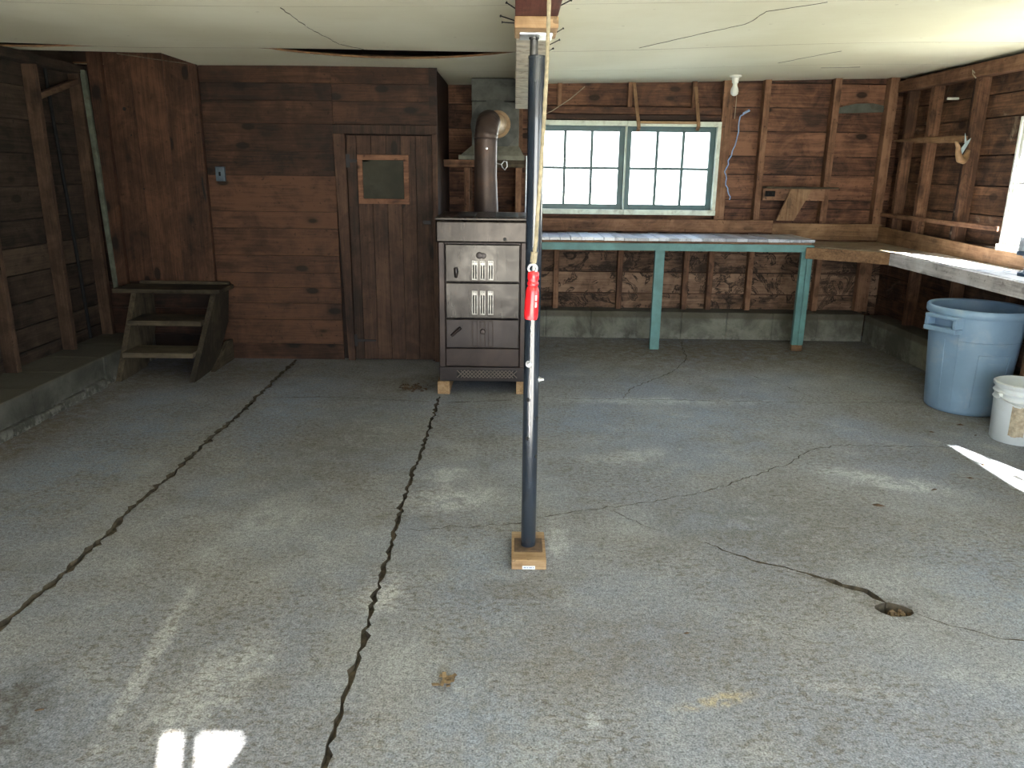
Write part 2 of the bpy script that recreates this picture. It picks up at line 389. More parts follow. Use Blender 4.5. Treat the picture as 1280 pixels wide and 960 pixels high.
# ------------------------------------------------------------------ floor with real cracks
CR = [ # polyline, width, jag
 ([(-1.805, 6.24), (-1.8, 6.161), (-1.788, 5.324), (-1.767, 4.759), (-1.776, 4.266), (-1.765, 3.735), (-1.777, 3.2), (-1.756, 3.072), (-1.755, 2.698), (-1.766, 2.337), (-1.76, 0.6), (-1.76, -1.3)], .026, .006),
 ([(-0.51, 5.2), (-0.508, 4.515), (-0.516, 3.97), (-0.518, 3.533), (-0.516, 3.217), (-0.505, 2.912), (-0.507, 2.595), (-0.497, 2.407), (-0.495, 2.155), (-0.497, 1.926), (-0.495, 1.72), (-.49, .5), (-.5, -1.3)], .018, .009),
 ([(-1.70, 5.123), (-1.233, 5.164), (-0.56, 5.07)], .006, .012), ([(-.46, 5.06), (0.001, 5.136)], .008, .014), ([(0.339, 5.189), (0.903, 5.192), (1.463, 5.176), (2.019, 5.16), (2.878, 5.194)], .006, .008),
 ([(-0.47, 3.112), (-0.28, 3.149), (0.007, 3.189), (0.156, 3.268), (0.466, 3.382), (0.75, 3.473), (1.019, 3.608), (1.224, 3.76), (1.529, 3.975), (1.72, 4.195), (1.947, 4.297), (2.319, 4.282), (2.697, 4.281)], .005, .016),
 ([(0.841, 3.031), (0.977, 2.899), (1.144, 2.803), (1.20, 2.765)], .010, .010), ([(1.16, 2.795), (1.25, 2.735), (1.30, 2.69), (1.363, 2.636), (1.41, 2.56)], .030, .008),
 ([(1.487, 2.488), (1.58, 2.415), (1.683, 2.349), (1.777, 2.322), (2.2, 2.2)], .005, .010),
 ([(0.787, 5.21), (0.889, 5.48), (1.281, 5.965), (1.486, 6.378), (1.599, 7.15)], .006, .014), ([(1.876, 5.917), (2.07, 5.552), (2.184, 5.225)], .005, .01), ([(0.483, 3.365), (0.591, 3.205), (0.686, 3.127)], .004, .012)]
def crack_poly(pts, w, jag):
    P = [Vector(p) for p in pts]; d = []
    for a, b in zip(P, P[1:]):
        n = max(1, int((b - a).length / .03))
        d += [a.lerp(b, i / n) for i in range(n)]
    d.append(P[-1])
    L, R = [], []
    for i, p in enumerate(d):
        t = (d[min(i + 1, len(d) - 1)] - d[max(i - 1, 0)]).normalized(); nn = Vector((-t.y, t.x))
        end = min(1.0, min(i, len(d) - 1 - i) / 2 + .25)
        c = p + nn * random.uniform(-jag, jag) * .8
        L.append(c + nn * w * .5 * end * random.choice((.4, .7, 1, 1.2, 1.9)) * random.uniform(.8, 1.2)); R.append(c - nn * w * .5 * end * random.choice((.4, .7, 1, 1.2, 1.9)) * random.uniform(.8, 1.2))
    return L + R[::-1]
drain = [(1.36 + 0.0, 2.541), (1.39, 2.556), (1.424, 2.566), (1.46, 2.545), (1.488, 2.516), (1.482, 2.49), (1.46, 2.474), (1.42, 2.468), (1.39, 2.470), (1.361, 2.498), (1.352, 2.52)]
polys = [crack_poly(*c) for c in CR] + [[Vector(p) for p in drain]]
outline = [Vector(p) for p in ((-3.45, -1.6), (3.6, -1.6), (3.6, 7.5), (-3.45, 7.5))]
verts, edges, faces = [], [], []
for pl in [outline] + polys:
    if sum(p.x * q.y - q.x * p.y for p, q in zip(pl, pl[1:] + pl[:1])) < 0: pl = pl[::-1]
    b = len(verts); verts += pl; n = len(pl)
    edges += [(b + i, b + (i + 1) % n) for i in range(n)]; faces.append(list(range(b, b + n)))
cv, ce, cf, _, _, of = geometry.delaunay_2d_cdt(verts, edges, faces, 1, 1e-5)
mb = MB(); bm = mb.bm
top = [bm.verts.new((v.x, v.y, 0)) for v in cv]
low = {}
side = {}
for f, o in zip(cf, of):
    inside = [i for i in o if i > 0]
    if not inside:
        fc = bm.faces.new([top[i] for i in f]); fc.material_index = 0
        if fc.normal.z < 0: pass
    else:
        dep = -.055 if len(polys) in inside else -.022
        for i in f:
            if i not in low: low[i] = bm.verts.new((cv[i].x, cv[i].y, dep))
        fc = bm.faces.new([low[i] for i in f]); fc.material_index = 1
        for a, b in zip(f, list(f[1:]) + [f[0]]):
            k = (min(a, b), max(a, b)); side[k] = side.get(k, 0) + 1
for (a, b), n in side.items():
    if n == 1:
        try: fc = bm.faces.new((top[a], top[b], low[b], low[a])); fc.material_index = 1
        except ValueError: pass
bmesh.ops.recalc_face_normals(bm, faces=bm.faces)
up = [f for f in bm.faces if f.material_index == 0]
if up and sum(f.normal.z for f in up) < 0: bmesh.ops.reverse_faces(bm, faces=list(bm.faces))
floor = solo(mb, 'floor', ['floor', 'crack'], 'grey cracked concrete floor slab with two long joints', 'floor', None, 'structure')

# ------------------------------------------------------------------ ceiling
def sm(a, b, x):
    t = max(0, min(1, (x - a) / (b - a))); return t * t * (3 - 2 * t)
def zc(x, y):
    z = 2.283 + .092 * sm(-.6, 3.4, x) + .03 * sm(-2.3, -3.4, x) * sm(7, 5, y)
    return z + .008 * math.sin(x * 1.7 + 1) * math.sin(y * 1.9)
def panel(mbx, xs, ys, skip=None, sag=None, t=.012):
    V = {}
    for i, x in enumerate(xs):
        for j, y in enumerate(ys):
            z = zc(x, y) - (sag(x, y) if sag else 0)
            V[i, j] = (mbx.bm.verts.new((x, y, z)), mbx.bm.verts.new((x, y, z + t)))
    cells = {(i, j) for i in range(len(xs) - 1) for j in range(len(ys) - 1) if not (skip and skip((xs[i] + xs[i + 1]) / 2, (ys[j] + ys[j + 1]) / 2))}
    for i, j in cells:
        q = [V[i, j], V[i + 1, j], V[i + 1, j + 1], V[i, j + 1]]
        f = mbx.bm.faces.new([a[0] for a in q][::-1]); f.smooth = True
        f = mbx.bm.faces.new([a[1] for a in q]); f.smooth = True; f.material_index = 1
        for (di, dj), (a, b) in zip(((0, -1), (1, 0), (0, 1), (-1, 0)), ((0, 1), (1, 2), (2, 3), (3, 0))):
            if (i + di, j + dj) not in cells:
                f = mbx.bm.faces.new((q[a][0], q[b][0], q[b][1], q[a][1])); f.material_index = 1
def lin(a, b, n): return [a + (b - a) * i / n for i in range(n + 1)]
xs = lin(-3.42, -2.41, 10) + lin(-2.41, -.0, 30)[1:] + lin(0, 3.54, 30)[1:]
mb = MB()
panel(mb, xs, lin(-1.5, 3.965, 20), None, None)
panel(mb, xs, lin(3.968, 5.38, 10), None, None)
def sag(x, y):
    s = 0
    if -1.62 < x < -.02: s += .050 * math.sin(PI * (x + 1.62) / 1.6) ** .8
    if x < -2.75: s += .022 * min(1, (-2.75 - x) / .4)
    return s * math.exp(-max(0, y - 5.386) / .16)
ys = [5.386, 5.43, 5.48, 5.54, 5.62, 5.75, 5.9, 6.1, 6.27]
hole = lambda x, y: x < -2.41 and 5.62 < y < 6.27
panel(mb, xs, ys + [6.45], hole, sag)
panel(mb, xs, [6.453, 6.7, 7.0, 7.3, 7.5], None, None)
ceiling = solo(mb, 'ceiling', ['ceiling', 'board_edge'], 'cream painted board ceiling sagging at one joint', 'ceiling', None, 'structure')
for pts, w in [([(-1.12, 3.99), (-1.13, 4.5), (-1.09, 5.16), (-.98, 5.37)], .007), ([(.79, 5.3), (1.0, 4.95), (1.245, 4.55), (1.252, 4.2), (1.473, 3.99)], .005), ([(2.0, 6.3), (2.25, 5.75)], .004), ([(-2.75, 5.7), (-2.6, 5.95), (-2.45, 6.2)], .004), ([(2.45, 6.62), (2.62, 6.63), (2.75, 6.6)], .012)]:
    mb = MB()
    for (a, b) in zip(pts, pts[1:]):
        n = max(2, int(math.dist(a, b) / .05)); prev = None
        for i in range(n + 1):
            x = a[0] + (b[0] - a[0]) * i / n + random.uniform(-.006, .006); y = a[1] + (b[1] - a[1]) * i / n
            p = (x, y, zc(x, y) - sag(x, y) * (y > 5.386) + .001)
            if prev: mb.beam(prev, p, w * random.choice((.15, .35, .6)), .006)
            prev = p
    mb.build('crack', 'crack', ceiling)

# roof / attic and ground
mb = MB()
for i in range(24):
    y = -1.7 + i * .4
    mb.box(-3.6, 3.75, y, y + .397, 3.0, 3.04)
mb.box(-3.6, 3.75, -1.7, 7.9, 3.041, 3.06)
solo(mb, 'roof', 'roof', 'dark attic roof boards above the ceiling opening', 'roof', None, 'structure')
mb = MB(); mb.box(-40, 40, -40, 60, -.4, -.12)
solo(mb, 'ground', 'lawn', 'pale gravel yard outside the windows', 'yard', None, 'structure')

# ------------------------------------------------------------------ walls
def boards(mbx, axis, pos, thick, a0, a1, zs, rs=None, gap=.004, joints=()):
    """horizontal boards on a plane: axis 'X' runs along X at Y=pos; 'Y' runs along Y at X=pos"""
    for i, (z0, z1) in enumerate(zip(zs, zs[1:])):
        cuts = [a0] + sorted(j for (k, j) in joints if k == i and a0 < j < a1) + [a1]
        for b0, b1 in zip(cuts, cuts[1:]):
            r = rs[i % len(rs)] + random.uniform(-.08, .08) if rs else random.random()
            d = random.uniform(0, .004)
            if axis == 'X': mbx.box(b0 + .001, b1 - .001, pos + d, pos + thick + d, z0 + gap / 2, z1 - gap / 2, r)
            else: mbx.box(pos - thick - d, pos - d, b0 + .001, b1 - .001, z0 + gap / 2, z1 - gap / 2, r) if thick > 0 else mbx.box(pos + d, pos - thick + d, b0 + .001, b1 - .001, z0 + gap / 2, z1 - gap / 2, r)

# left wall
mb = MB()
zl = [.2, .30, .46, .63, .82, 1.0, 1.18, 1.40, 1.62, 1.84, 2.06, 2.28, 2.5, 2.75, 3.0]
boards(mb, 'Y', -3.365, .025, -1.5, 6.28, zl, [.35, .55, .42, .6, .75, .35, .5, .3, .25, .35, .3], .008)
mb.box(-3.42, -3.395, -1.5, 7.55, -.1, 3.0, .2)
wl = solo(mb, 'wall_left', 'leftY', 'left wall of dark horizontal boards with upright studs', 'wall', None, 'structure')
def stud(parent, x0, x1, y0, y1, z0, z1, mat='studZ', dx=0, dy=0):
    m = MB(); m.hexa([(x0, y0, z0), (x1, y0, z0), (x1, y1, z0), (x0, y1, z0), (x0 + dx, y0 + dy, z1), (x1 + dx, y0 + dy, z1), (x1 + dx, y1 + dy, z1), (x0 + dx, y1 + dy, z1)], None, .003)
    return m.build('stud', mat, parent)
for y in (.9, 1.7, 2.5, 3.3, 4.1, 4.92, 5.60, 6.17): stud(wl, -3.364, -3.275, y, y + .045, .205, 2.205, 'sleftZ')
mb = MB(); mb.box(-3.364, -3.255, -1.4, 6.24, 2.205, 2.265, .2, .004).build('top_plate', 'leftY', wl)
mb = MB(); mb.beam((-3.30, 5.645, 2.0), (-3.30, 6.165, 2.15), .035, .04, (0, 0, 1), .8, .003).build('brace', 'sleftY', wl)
mb = MB(); mb.tube([(-3.35, 5.86, 2.21), (-3.352, 5.88, 1.9), (-3.35, 5.92, 1.2), (-3.35, 5.95, .7), (-3.35, 5.972, .22)], .013, 8)
solo(mb, 'electric_cable', 'plastic_black', 'black cable running down the left wall between two studs', 'cable', origin=(-3.35, 5.9, .21))

# partition (left back wall) with its return into the chimney nook
mb = MB()
zp = [0.0, .131, .334, .47, .599, .72, .859, 1.075, 1.206, 1.483, 1.663, 1.87, 2.039, 2.165, 2.36]
rp = [.6, .72, .78, .66, .82, .74, .70, .85, .78, .28, .22, .38, .35, .55]
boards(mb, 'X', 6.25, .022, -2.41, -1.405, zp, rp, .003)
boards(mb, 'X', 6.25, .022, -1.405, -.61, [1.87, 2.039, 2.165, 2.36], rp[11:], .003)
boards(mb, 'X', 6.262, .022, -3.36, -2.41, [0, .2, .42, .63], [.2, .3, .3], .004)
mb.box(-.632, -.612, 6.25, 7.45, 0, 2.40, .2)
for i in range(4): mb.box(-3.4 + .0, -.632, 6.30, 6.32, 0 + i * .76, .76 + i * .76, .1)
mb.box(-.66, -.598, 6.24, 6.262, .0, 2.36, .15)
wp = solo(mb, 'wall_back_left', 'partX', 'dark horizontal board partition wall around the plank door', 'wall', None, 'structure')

# back wall
mb = MB()
boards(mb, 'X', 7.45, .025, -.61, 3.56, [.2, .409, .611, .82, 1.03, 1.22], [.5, .6, .45, .55], .011)
for a, b in ((-.61, .13), (1.93, 3.56)):
    boards(mb, 'X', 7.45, .025, a, b, [1.22, 1.30, 1.528, 1.692, 1.911, 2.119, 2.33, 2.5, 2.75, 3.0], [.45, .62, .5, .66, .40, .56, .4], .011)
boards(mb, 'X', 7.45, .025, .13, 1.93, [2.0, 2.12, 2.33, 2.5, 2.75, 3.0], [.4, .5, .5], .006)
for q in ((-.66, 3.6, -.1, 1.16), (-.66, .135, 1.16, 1.98), (1.87, 3.6, 1.16, 1.98), (-3.5, 3.6, 1.98, 3.0)): mb.box(q[0], q[1], 7.478, 7.50, q[2], q[3], .2)
wb = solo(mb, 'wall_back', 'barnX', 'back wall of reddish brown horizontal boards behind the benches', 'wall', None, 'structure')
low_mb = MB(); boards(low_mb, 'X', 7.435, .014, -.2, 3.54, [.215, .405, .61, .80, .92], [.45, .7, .4, .6], .010); low_mb.build('lower_siding', 'lowX', wb)
for x0, x1, z0, z1 in ((1.872, 1.965, 1.10, 2.35), (2.24, 2.295, 1.10, 2.36), (2.865, 2.925, 1.09, 2.37), (3.36, 3.44, 1.04, 2.38), (-.25, -.2, .3, 1.6), (.02, .07, .3, 2.3),
                       (.385, .435, .26, .95), (.995, 1.045, .26, .95), (1.625, 1.675, .26, .95), (1.86, 1.91, .26, .95), (2.237, 2.287, .26, .95), (2.885, 2.935, .26, .93), (3.30, 3.42, .265, .93)):
    stud(wb, x0, x1, 7.36, 7.434 if z1 < 1 else 7.448, z0, z1)
for x in (.40, 1.04, 1.62): stud(wb, x - .02, x + .02, 7.40, 7.448, 2.10, 2.34)
mb = MB()
mb.box(.13, 1.87, 7.38, 7.448, 2.045, 2.105, .35, .003); mb.box(.13, 1.87, 7.37, 7.448, 1.995, 2.04, .2, .003); mb.build('header', 'barnX', wb)
mb = MB(); mb.box(.10, 2.42, 7.325, 7.36, 1.003, 1.118, .6, .004); mb.build('ledger', 'studX', wb)
mb = MB(); mb.box(2.42, 3.44, 7.33, 7.358, .945, 1.092, .55, .004); mb.build('ledger', 'plyX', wb)
mb = MB(); mb.prism([(2.93, 2.075), (3.355, 2.09), (3.355, 2.145), (3.25, 2.165), (3.10, 2.160), (3.0, 2.14), (2.93, 2.115)], 'Y', 7.425, 7.447, .5)
mb.build('arched_board', 'archboard', wb)

# right wall
mb = MB()
zr = [.22, .42, .62, .82, 1.05]
boards(mb, 'Y', 3.53, -.025, -1.5, 7.5, zr, [.4, .5], .006)
zr2 = [1.05, 1.26, 1.47, 1.69, 1.955]
for a, b in ((-1.5, -1.2), (.2, .3), (2.13, 3.85), (5.62, 7.5)): boards(mb, 'Y', 3.53, -.025, a, b, zr2, [.35, .55, .3, .5], .010)
boards(mb, 'Y', 3.53, -.025, -1.5, 7.5, [1.955, 2.12, 2.33, 2.55, 2.8, 3.0], [.4, .55, .5], .010)
for q in ((-1.56, 7.5, -.1, 1.06), (-1.56, -1.2, 1.06, 1.95), (.2, .3, 1.06, 1.95), (2.26, 3.86, 1.06, 1.95), (5.76, 7.5, 1.06, 1.95), (-1.56, 7.5, 1.95, 3.0)): mb.box(3.56, 3.585, q[0], q[1], q[2], q[3], .2)
wr = solo(mb, 'wall_right', 'rightY', 'right wall of dark horizontal boards with upright studs', 'wall', None, 'structure')
for y in (7.14, 6.74, 6.10, 3.4): stud(wr, 3.44, 3.53, y, y + .05, 1.0, 2.25)
stud(wr, 3.452, 3.53, 6.155, 6.20, 1.0, 2.25, 'rightZ')
for y in (6.66, 6.0, 5.3, 4.5): stud(wr, 3.44, 3.53, y, y + .045, .265, .93, 'studZ')
mb = MB(); mb.box(3.425, 3.53, -1.4, 7.35, 2.25, 2.345, .4, .004).build('top_plate', 'studY', wr)
mb = MB(); mb.hexa([(3.415, 3.1, .92), (3.44, 3.1, .92), (3.44, 7.35, .92), (3.415, 7.35, .92), (3.415, 3.1, 1.0), (3.44, 3.1, 1.0), (3.44, 7.35, 1.075), (3.415, 7.35, 1.075)], .6, .003).build('backsplash', 'plyY', wr)
mb = MB(); mb.box(3.41, 3.44, 5.53, 7.33, 1.165, 1.20, .6, .003).build('rail', 'studY', wr)
mb = MB(); mb.prism([(7.24, 1.842), (7.24, 1.828), (6.75, 1.800), (6.13, 1.782), (6.13, 1.832), (6.6, 1.845)], 'X', 3.395, 3.438, .7, .002).build('shelf_strip', 'plyY', wr)
mb = MB(); mb.tube([(3.52, 6.5, 2.13), (3.43, 6.5, 2.13)], .010, 8).build('insulator', 'porcelain', wr)
mb = MB(); mb.tube([(3.44, 6.16, 2.27), (3.40, 6.15, 2.30), (3.395, 6.13, 2.27), (3.42, 6.12, 2.24)], .004, 6).build('wire_loop', 'chain', wr)

# front wall behind the viewer: open doorway with an added transom slot shaping the floor sun patch, all daylight comes in here and through the windows
DX0, DX1, DZ = -1.0, 2.4, 2.0
TX0, TX1, TZ0, TZ1 = .15, .385, 2.10, 2.272
FY0, FY1 = -1.48, -1.42
mb = MB()
mb.box(-3.42, DX0, FY0, FY1, -.1, 3.0); mb.box(DX1, 3.6, FY0, FY1, -.1, 3.0)
mb.box(DX0, DX1, FY0, FY1, DZ, TZ0); mb.box(DX0, TX0, FY0, FY1, TZ0, TZ1); mb.box(TX1, DX1, FY0, FY1, TZ0, TZ1); mb.box(DX0, DX1, FY0, FY1, TZ1, 3.0)
mb.box(.212, .250, FY0, FY1, TZ0, TZ1)
mb.prism([(TX1 - .11, TZ0), (TX1, TZ0), (TX1, TZ0 + .155)], 'Y', FY0, FY1)  # bar and wedge added unseen, only to cut the sun patch outline
solo(mb, 'wall_front', 'barnZ', 'front wall with the open doorway behind the viewer', 'wall', None, 'structure')

# concrete curbs
def wobble(mbx, amt):
    for v in mbx.bm.verts: v.co += Vector((random.uniform(-amt, amt), random.uniform(-amt, amt), 0))
def curb(name, p0, p1, depth_dir, d, h, label, mat='curb'):
    m = MB(); p0, p1 = Vector(p0), Vector(p1); L = (p1 - p0).length; n = max(2, int(L / .41)); t = (p1 - p0) / n; dd = Vector(depth_dir) * d
    for i in range(n):
        a = p0 + t * i + t * .006; b = p0 + t * (i + 1) - t * .006; k = random.uniform(-.006, .006)
        q = [a, b, b + dd, a + dd]
        q = [Vector((v.x, v.y, 0)) for v in q]
        in_ = Vector(depth_dir) * (k + .006)
        m.hexa([q[0] + in_, q[1] + in_, q[2], q[3], q[0] + in_ + Vector((0, 0, h)), q[1] + in_ + Vector((0, 0, h)), q[2] + Vector((0, 0, h)), q[3] + Vector((0, 0, h))], None, .008)
    core = [p0 + Vector(depth_dir) * .014, p1 + Vector(depth_dir) * .014, p1 + dd, p0 + dd]
    m.hexa([(v.x, v.y, -.05) for v in core] + [(v.x, v.y, h - .006) for v in core], .5)
    return solo(m, name, mat, label, 'curb', None, 'structure')
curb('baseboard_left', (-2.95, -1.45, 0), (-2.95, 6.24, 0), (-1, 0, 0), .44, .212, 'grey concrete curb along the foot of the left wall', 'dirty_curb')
curb('baseboard_back', (-.55, 7.25, 0), (3.33, 7.19, 0), (0, 1, 0), .26, .262, 'grey concrete block curb along the back wall under the teal workbench')
curb('baseboard_right', (3.46, 3.0, 0), (3.325, 7.19, 0), (1, 0, 0), .2, .262, 'grey concrete curb along the right wall behind the trash can')

# left curb bottom ledge
mb = MB()
for i in range(5): mb.box(-2.965, -2.925 + random.uniform(-.008, .008), 4.0 + i * .27, 4.0 + i * .27 + .262, .0, .055 + random.uniform(-.01, .012), None, .008)
ch = mb  .build('ledge', 'dirty_curb', bpy.data.objects['baseboard_left'])

# ceiling beam
mb = MB(); mb.box(-.004, .138, .3, 3.15, 2.036, 2.30, .5, .004); mb.box(.0, .134, 3.14, 6.845, 2.040, 2.32, .5, .004, 1)
beam = solo(mb, 'ceiling_beam', ['beam', 'white_beam'], 'long timber ceiling beam, dark red then chipped white, over the steel post', 'beam', None, 'structure')
for a, b in (((-.004, 2.78, 2.062), (-.032, 2.76, 2.075)), ((-.004, 3.0, 2.062), (-.055, 2.97, 2.072)), ((-.004, 3.02, 2.058), (-.05, 3.03, 2.062)), ((.138, 2.80, 2.072), (.178, 2.76, 2.085)),
             ((.138, 3.6, 2.10), (.20, 3.56, 2.13)), ((.138, 3.7, 2.08), (.19, 3.66, 2.10)), ((.138, 3.75, 2.06), (.165, 3.70, 2.07))):
    mb = MB(); mb.tube([a, b], .0021, 6); d = (Vector(b) - Vector(a)).normalized(); mb.tube([b, Vector(b) + d * .002], .0045, 8)
    mb.build('nail', 'black_metal', beam)

# ------------------------------------------------------------------ doors
d2 = MB()
x = -3.10
for i, w in enumerate((.20, .245, .245)):
    d2.box(x + .0015, x + w - .0015, 6.20, 6.222, .645, 2.98, (.45, .62, .55)[i]); x += w
door2 = solo(d2, 'door_2', 'partZ', 'tall vertical board stair door above the wooden steps', 'door', None, 'structure')
mb = MB(); mb.box(-2.462, -2.405, 6.19, 6.235, .64, 2.98, .5, .003).build('door_casing', 'partZ', door2)
mb = MB(); mb.hexa([(-3.185, 6.17, .60), (-3.105, 6.17, .60), (-3.105, 6.21, .60), (-3.185, 6.21, .60), (-3.215, 6.17, 2.98), (-3.105, 6.17, 2.98), (-3.105, 6.21, 2.98), (-3.215, 6.21, 2.98)], .4).build('door_jamb', 'partZ', door2)
mb = MB(); mb.hexa([(-3.215, 6.155, .58), (-3.18, 6.155, .58), (-3.18, 6.19, .58), (-3.215, 6.19, .58), (-3.262, 6.155, 2.23), (-3.225, 6.155, 2.23), (-3.225, 6.19, 2.23), (-3.262, 6.19, 2.23)], .4, .003).build('green_trim_strip', 'green_trim', door2)
for z, xk, r in ((1.96, -2.98, .013), (1.77, -2.95, .006), (1.37, -2.90, .007)):
    mb = MB(); mb.lathe([(0, .002), (r, .002), (r * 1.2, 0)], (xk, 6.201, z), 12, Matrix.Rotation(PI / 2, 3, 'X')).build('knot_hole', 'dark_hole', door2)
mb = MB(); mb.prism([(-2.435, 1.47), (-2.425, 1.46), (-2.423, 1.40), (-2.415, 1.33), (-2.42, 1.27), (-2.432, 1.34), (-2.437, 1.41)], 'Y', 6.186, 6.192).build('latch_hole', 'dark_hole', door2)

d1 = thing('door_1', (-.99, 6.24, 0), 'narrow brown plank door with a small window beside the stove', 'door', None, 'structure')
x = -1.305
mb = MB(); ws = (.075, .115, .115, .115, .115, .13)
for i, w in enumerate(ws):
    mb.box(x + .0012, x + w - .0012, 6.236, 6.258, .012, 1.79, (.35, .5, .62, .45, .58, .4)[i], .002); x += w
mb.build('door_leaf', 'doorZ', d1)
mb = MB(); mb.hexa([(-1.362, 6.225, 0), (-1.308, 6.225, 0), (-1.308, 6.262, 0), (-1.362, 6.262, 0), (-1.408, 6.225, 1.80), (-1.315, 6.225, 1.80), (-1.315, 6.262, 1.80), (-1.408, 6.262, 1.80)], .55, .003)
mb.box(-.640, -.598, 6.205, 6.262, 0, 1.80, .6, .003); mb.box(-1.41, -.60, 6.225, 6.262, 1.80, 1.868, .3, .003); mb.build('door_casing', 'doorZ', d1)
mb = MB(); a0, a1, b0, b1 = -1.225, -.825, 1.275, 1.648
for q in ((a0, a1, b0, b0 + .04), (a0, a1, b1 - .04, b1), (a0, a0 + .04, b0 + .04, b1 - .04), (a1 - .04, a1, b0 + .04, b1 - .04)): mb.box(q[0], q[1], 6.218, 6.237, q[2], q[3], .7, .003)
wf = mb.build('door_window_frame', 'barnX', d1)
mb = MB(); mb.box(a0 + .035, a1 - .035, 6.229, 6.2355, b0 + .035, b1 - .035).build('pane', 'dusty', wf)
for z in (.17, 1.60):
    mb = MB(); mb.prism([(-1.315, z + .05), (-1.285, z + .05), (-1.285, z + .012), (-1.13, z + .006), (-1.13, z - .006), (-1.285, z - .012), (-1.285, z - .05), (-1.315, z - .05)], 'Y', 6.229, 6.2355).build('hinge', 'black_metal', d1)
mb = MB(); mb.box(-.72, -.66, 6.222, 6.2358, 1.12, 1.15, .5, .002).build('latch', 'black_metal', d1)

# electrical box on the partition
t = thing('switch_box', (-2.30, 6.25, 1.49), 'small blue grey metal switch box on the partition beside the stair door', 'switch')
mb = MB(); mb.box(-2.335, -2.265, 6.215, 6.25, 1.435, 1.545, .5, .004).build('box', 'switch', t)
mb = MB(); mb.box(-2.306, -2.294, 6.203, 6.216, 1.475, 1.505, .5, .002).build('toggle', 'plastic_black', t)

# ------------------------------------------------------------------ steps
t = thing('wooden_steps', (-2.65, 5.9, 0), 'short weathered wooden stair of three treads below the tall board door', 'steps')
def stringer(xa, xb, xa2, xb2):
    m = MB(); P = [(5.49, 0), (5.60, 0), (5.93, 0.012), (6.18, .33), (6.18, .60), (5.90, .60)]
    z1 = .60
    A = [m.bm.verts.new((xa + (xa2 - xa) * z / z1, y, z)) for y, z in P]; B = [m.bm.verts.new((xb + (xb2 - xb) * z / z1, y, z)) for y, z in P]
    n = len(P); fs = [m.bm.faces.new(A[::-1]), m.bm.faces.new(B)] + [m.bm.faces.new((A[i], A[(i + 1) % n], B[(i + 1) % n], B[i])) for i in range(n)]
    bmesh.ops.recalc_face_normals(m.bm, faces=fs); m._tag(fs, random.random())
    return m
stringer(-2.94, -2.90, -2.95, -2.91).build('stringer', 'greyZ', t)
stringer(-2.395, -2.355, -2.335, -2.295).build('stringer', 'greyZ', t)
for (xa, xb, y0, y1, z0, z1) in ((-2.905, -2.38, 5.56, 5.82, .165, .205), (-2.91, -2.355, 5.70, 5.98, .38, .42)):
    mb = MB(); mb.box(xa, xb, y0, y1, z0, z1, None, .004).build('tread', 'greyX', t)
mb = MB(); mb.box(-3.085, -2.255, 5.875, 6.185, .60, .632, None, .004).build('tread', 'greyX', t)
mb = MB(); mb.box(-3.0, -2.28, 6.155, 6.185, .632, .655, .3, .003).build('threshold', 'greyX', t)
mb = MB(); mb.prism([(5.80, 0), (6.24, 0), (6.24, .17), (6.14, .17)], 'X', -2.352, -2.322, .5).build('side_block', 'greyY', t)

# ------------------------------------------------------------------ stove
t = thing('cabinet_stove', (-.21, 5.6, .093), 'brown enamel cabinet heating stove with three front doors standing on wood blocks', 'stove')
SX0, SX1, SY0, SY1 = -.515, .092, 5.27, 5.99
mb = MB(); mb.box(SX0 + .012, SX1 - .012, SY0 + .02, SY1, .095, 1.075, .5, .006)
mb.box(SX0, SX0 + .048, SY0, SY0 + .06, .095, 1.075, .5, .008); mb.box(SX1 - .045, SX1, SY0, SY0 + .06, .095, 1.075, .5, .008)
mb.build('body', 'stove_body', t)
mb = MB(); mb.box(SX0 - .012, SX1 + .012, SY0 - .018, SY1 + .005, 1.068, 1.215, .5, .012); mb.build('top_hood', 'stove_top', t)
mb = MB(); mb.box(SX0 - .015, SX1 + .015, SY0 - .022, SY1 + .008, 1.216, 1.236, .5, .006); tp = mb.build('top_plate', 'stove_top', t)
for a, b in ((-.40, -.27), (-.13, .03)):
    mb = MB()
    mb.box(a, b, SY0 + .12, SY1 - .12, 1.2362, 1.2385, .5, .001); mb.build('top_grille', 'black_metal', tp)
mb = MB(); mb.lathe([(0, .006), (.010, .005), (.012, 0)], (-.06, SY0 - .018, 1.095), 14, Matrix.Rotation(PI / 2, 3, 'X')).build('rivet', 'black_metal', t)
LV = ((-.283, -.244), (-.228, -.190), (-.173, -.135))
def stove_door(z0, z1, vz0, vz1, mat, vent):
    d = MB(); d.box(-.464, .044, SY0 - .012, SY0 + .02, z0, z1, .5, .006); o = d.build('door', mat, t)
    for a, b in LV:
        v = MB()
        for q in ((a, b, vz0, vz0 + .008), (a, b, vz1 - .008, vz1), (a, a + .007, vz0 + .008, vz1 - .008), (b - .007, b, vz0 + .008, vz1 - .008)): v.box(q[0], q[1], SY0 - .018, SY0 - .0118, q[2], q[3], .5, .0015)
        f = v.build('vent_frame', 'vent_metal' if vent else 'stove_body', o)
        if vent:
            v = MB(); v.box(a + .007, b - .007, SY0 - .0135, SY0 - .0119, vz0 + .008, vz1 - .008); v.build('vent_slot', 'dark_hole', o)
            v = MB(); m_ = (a + b) / 2; v.box(m_ - .003, m_ + .003, SY0 - .017, SY0 - .0134, vz0 + .008, vz1 - .008); v.box(a + .006, b - .006, SY0 - .0165, SY0 - .0134, vz1 - .03, vz1 - .012); v.build('vent_bar', 'vent_metal', o)
    return o
o1 = stove_door(.803, 1.058, .818, .950, 'stove_door', True)
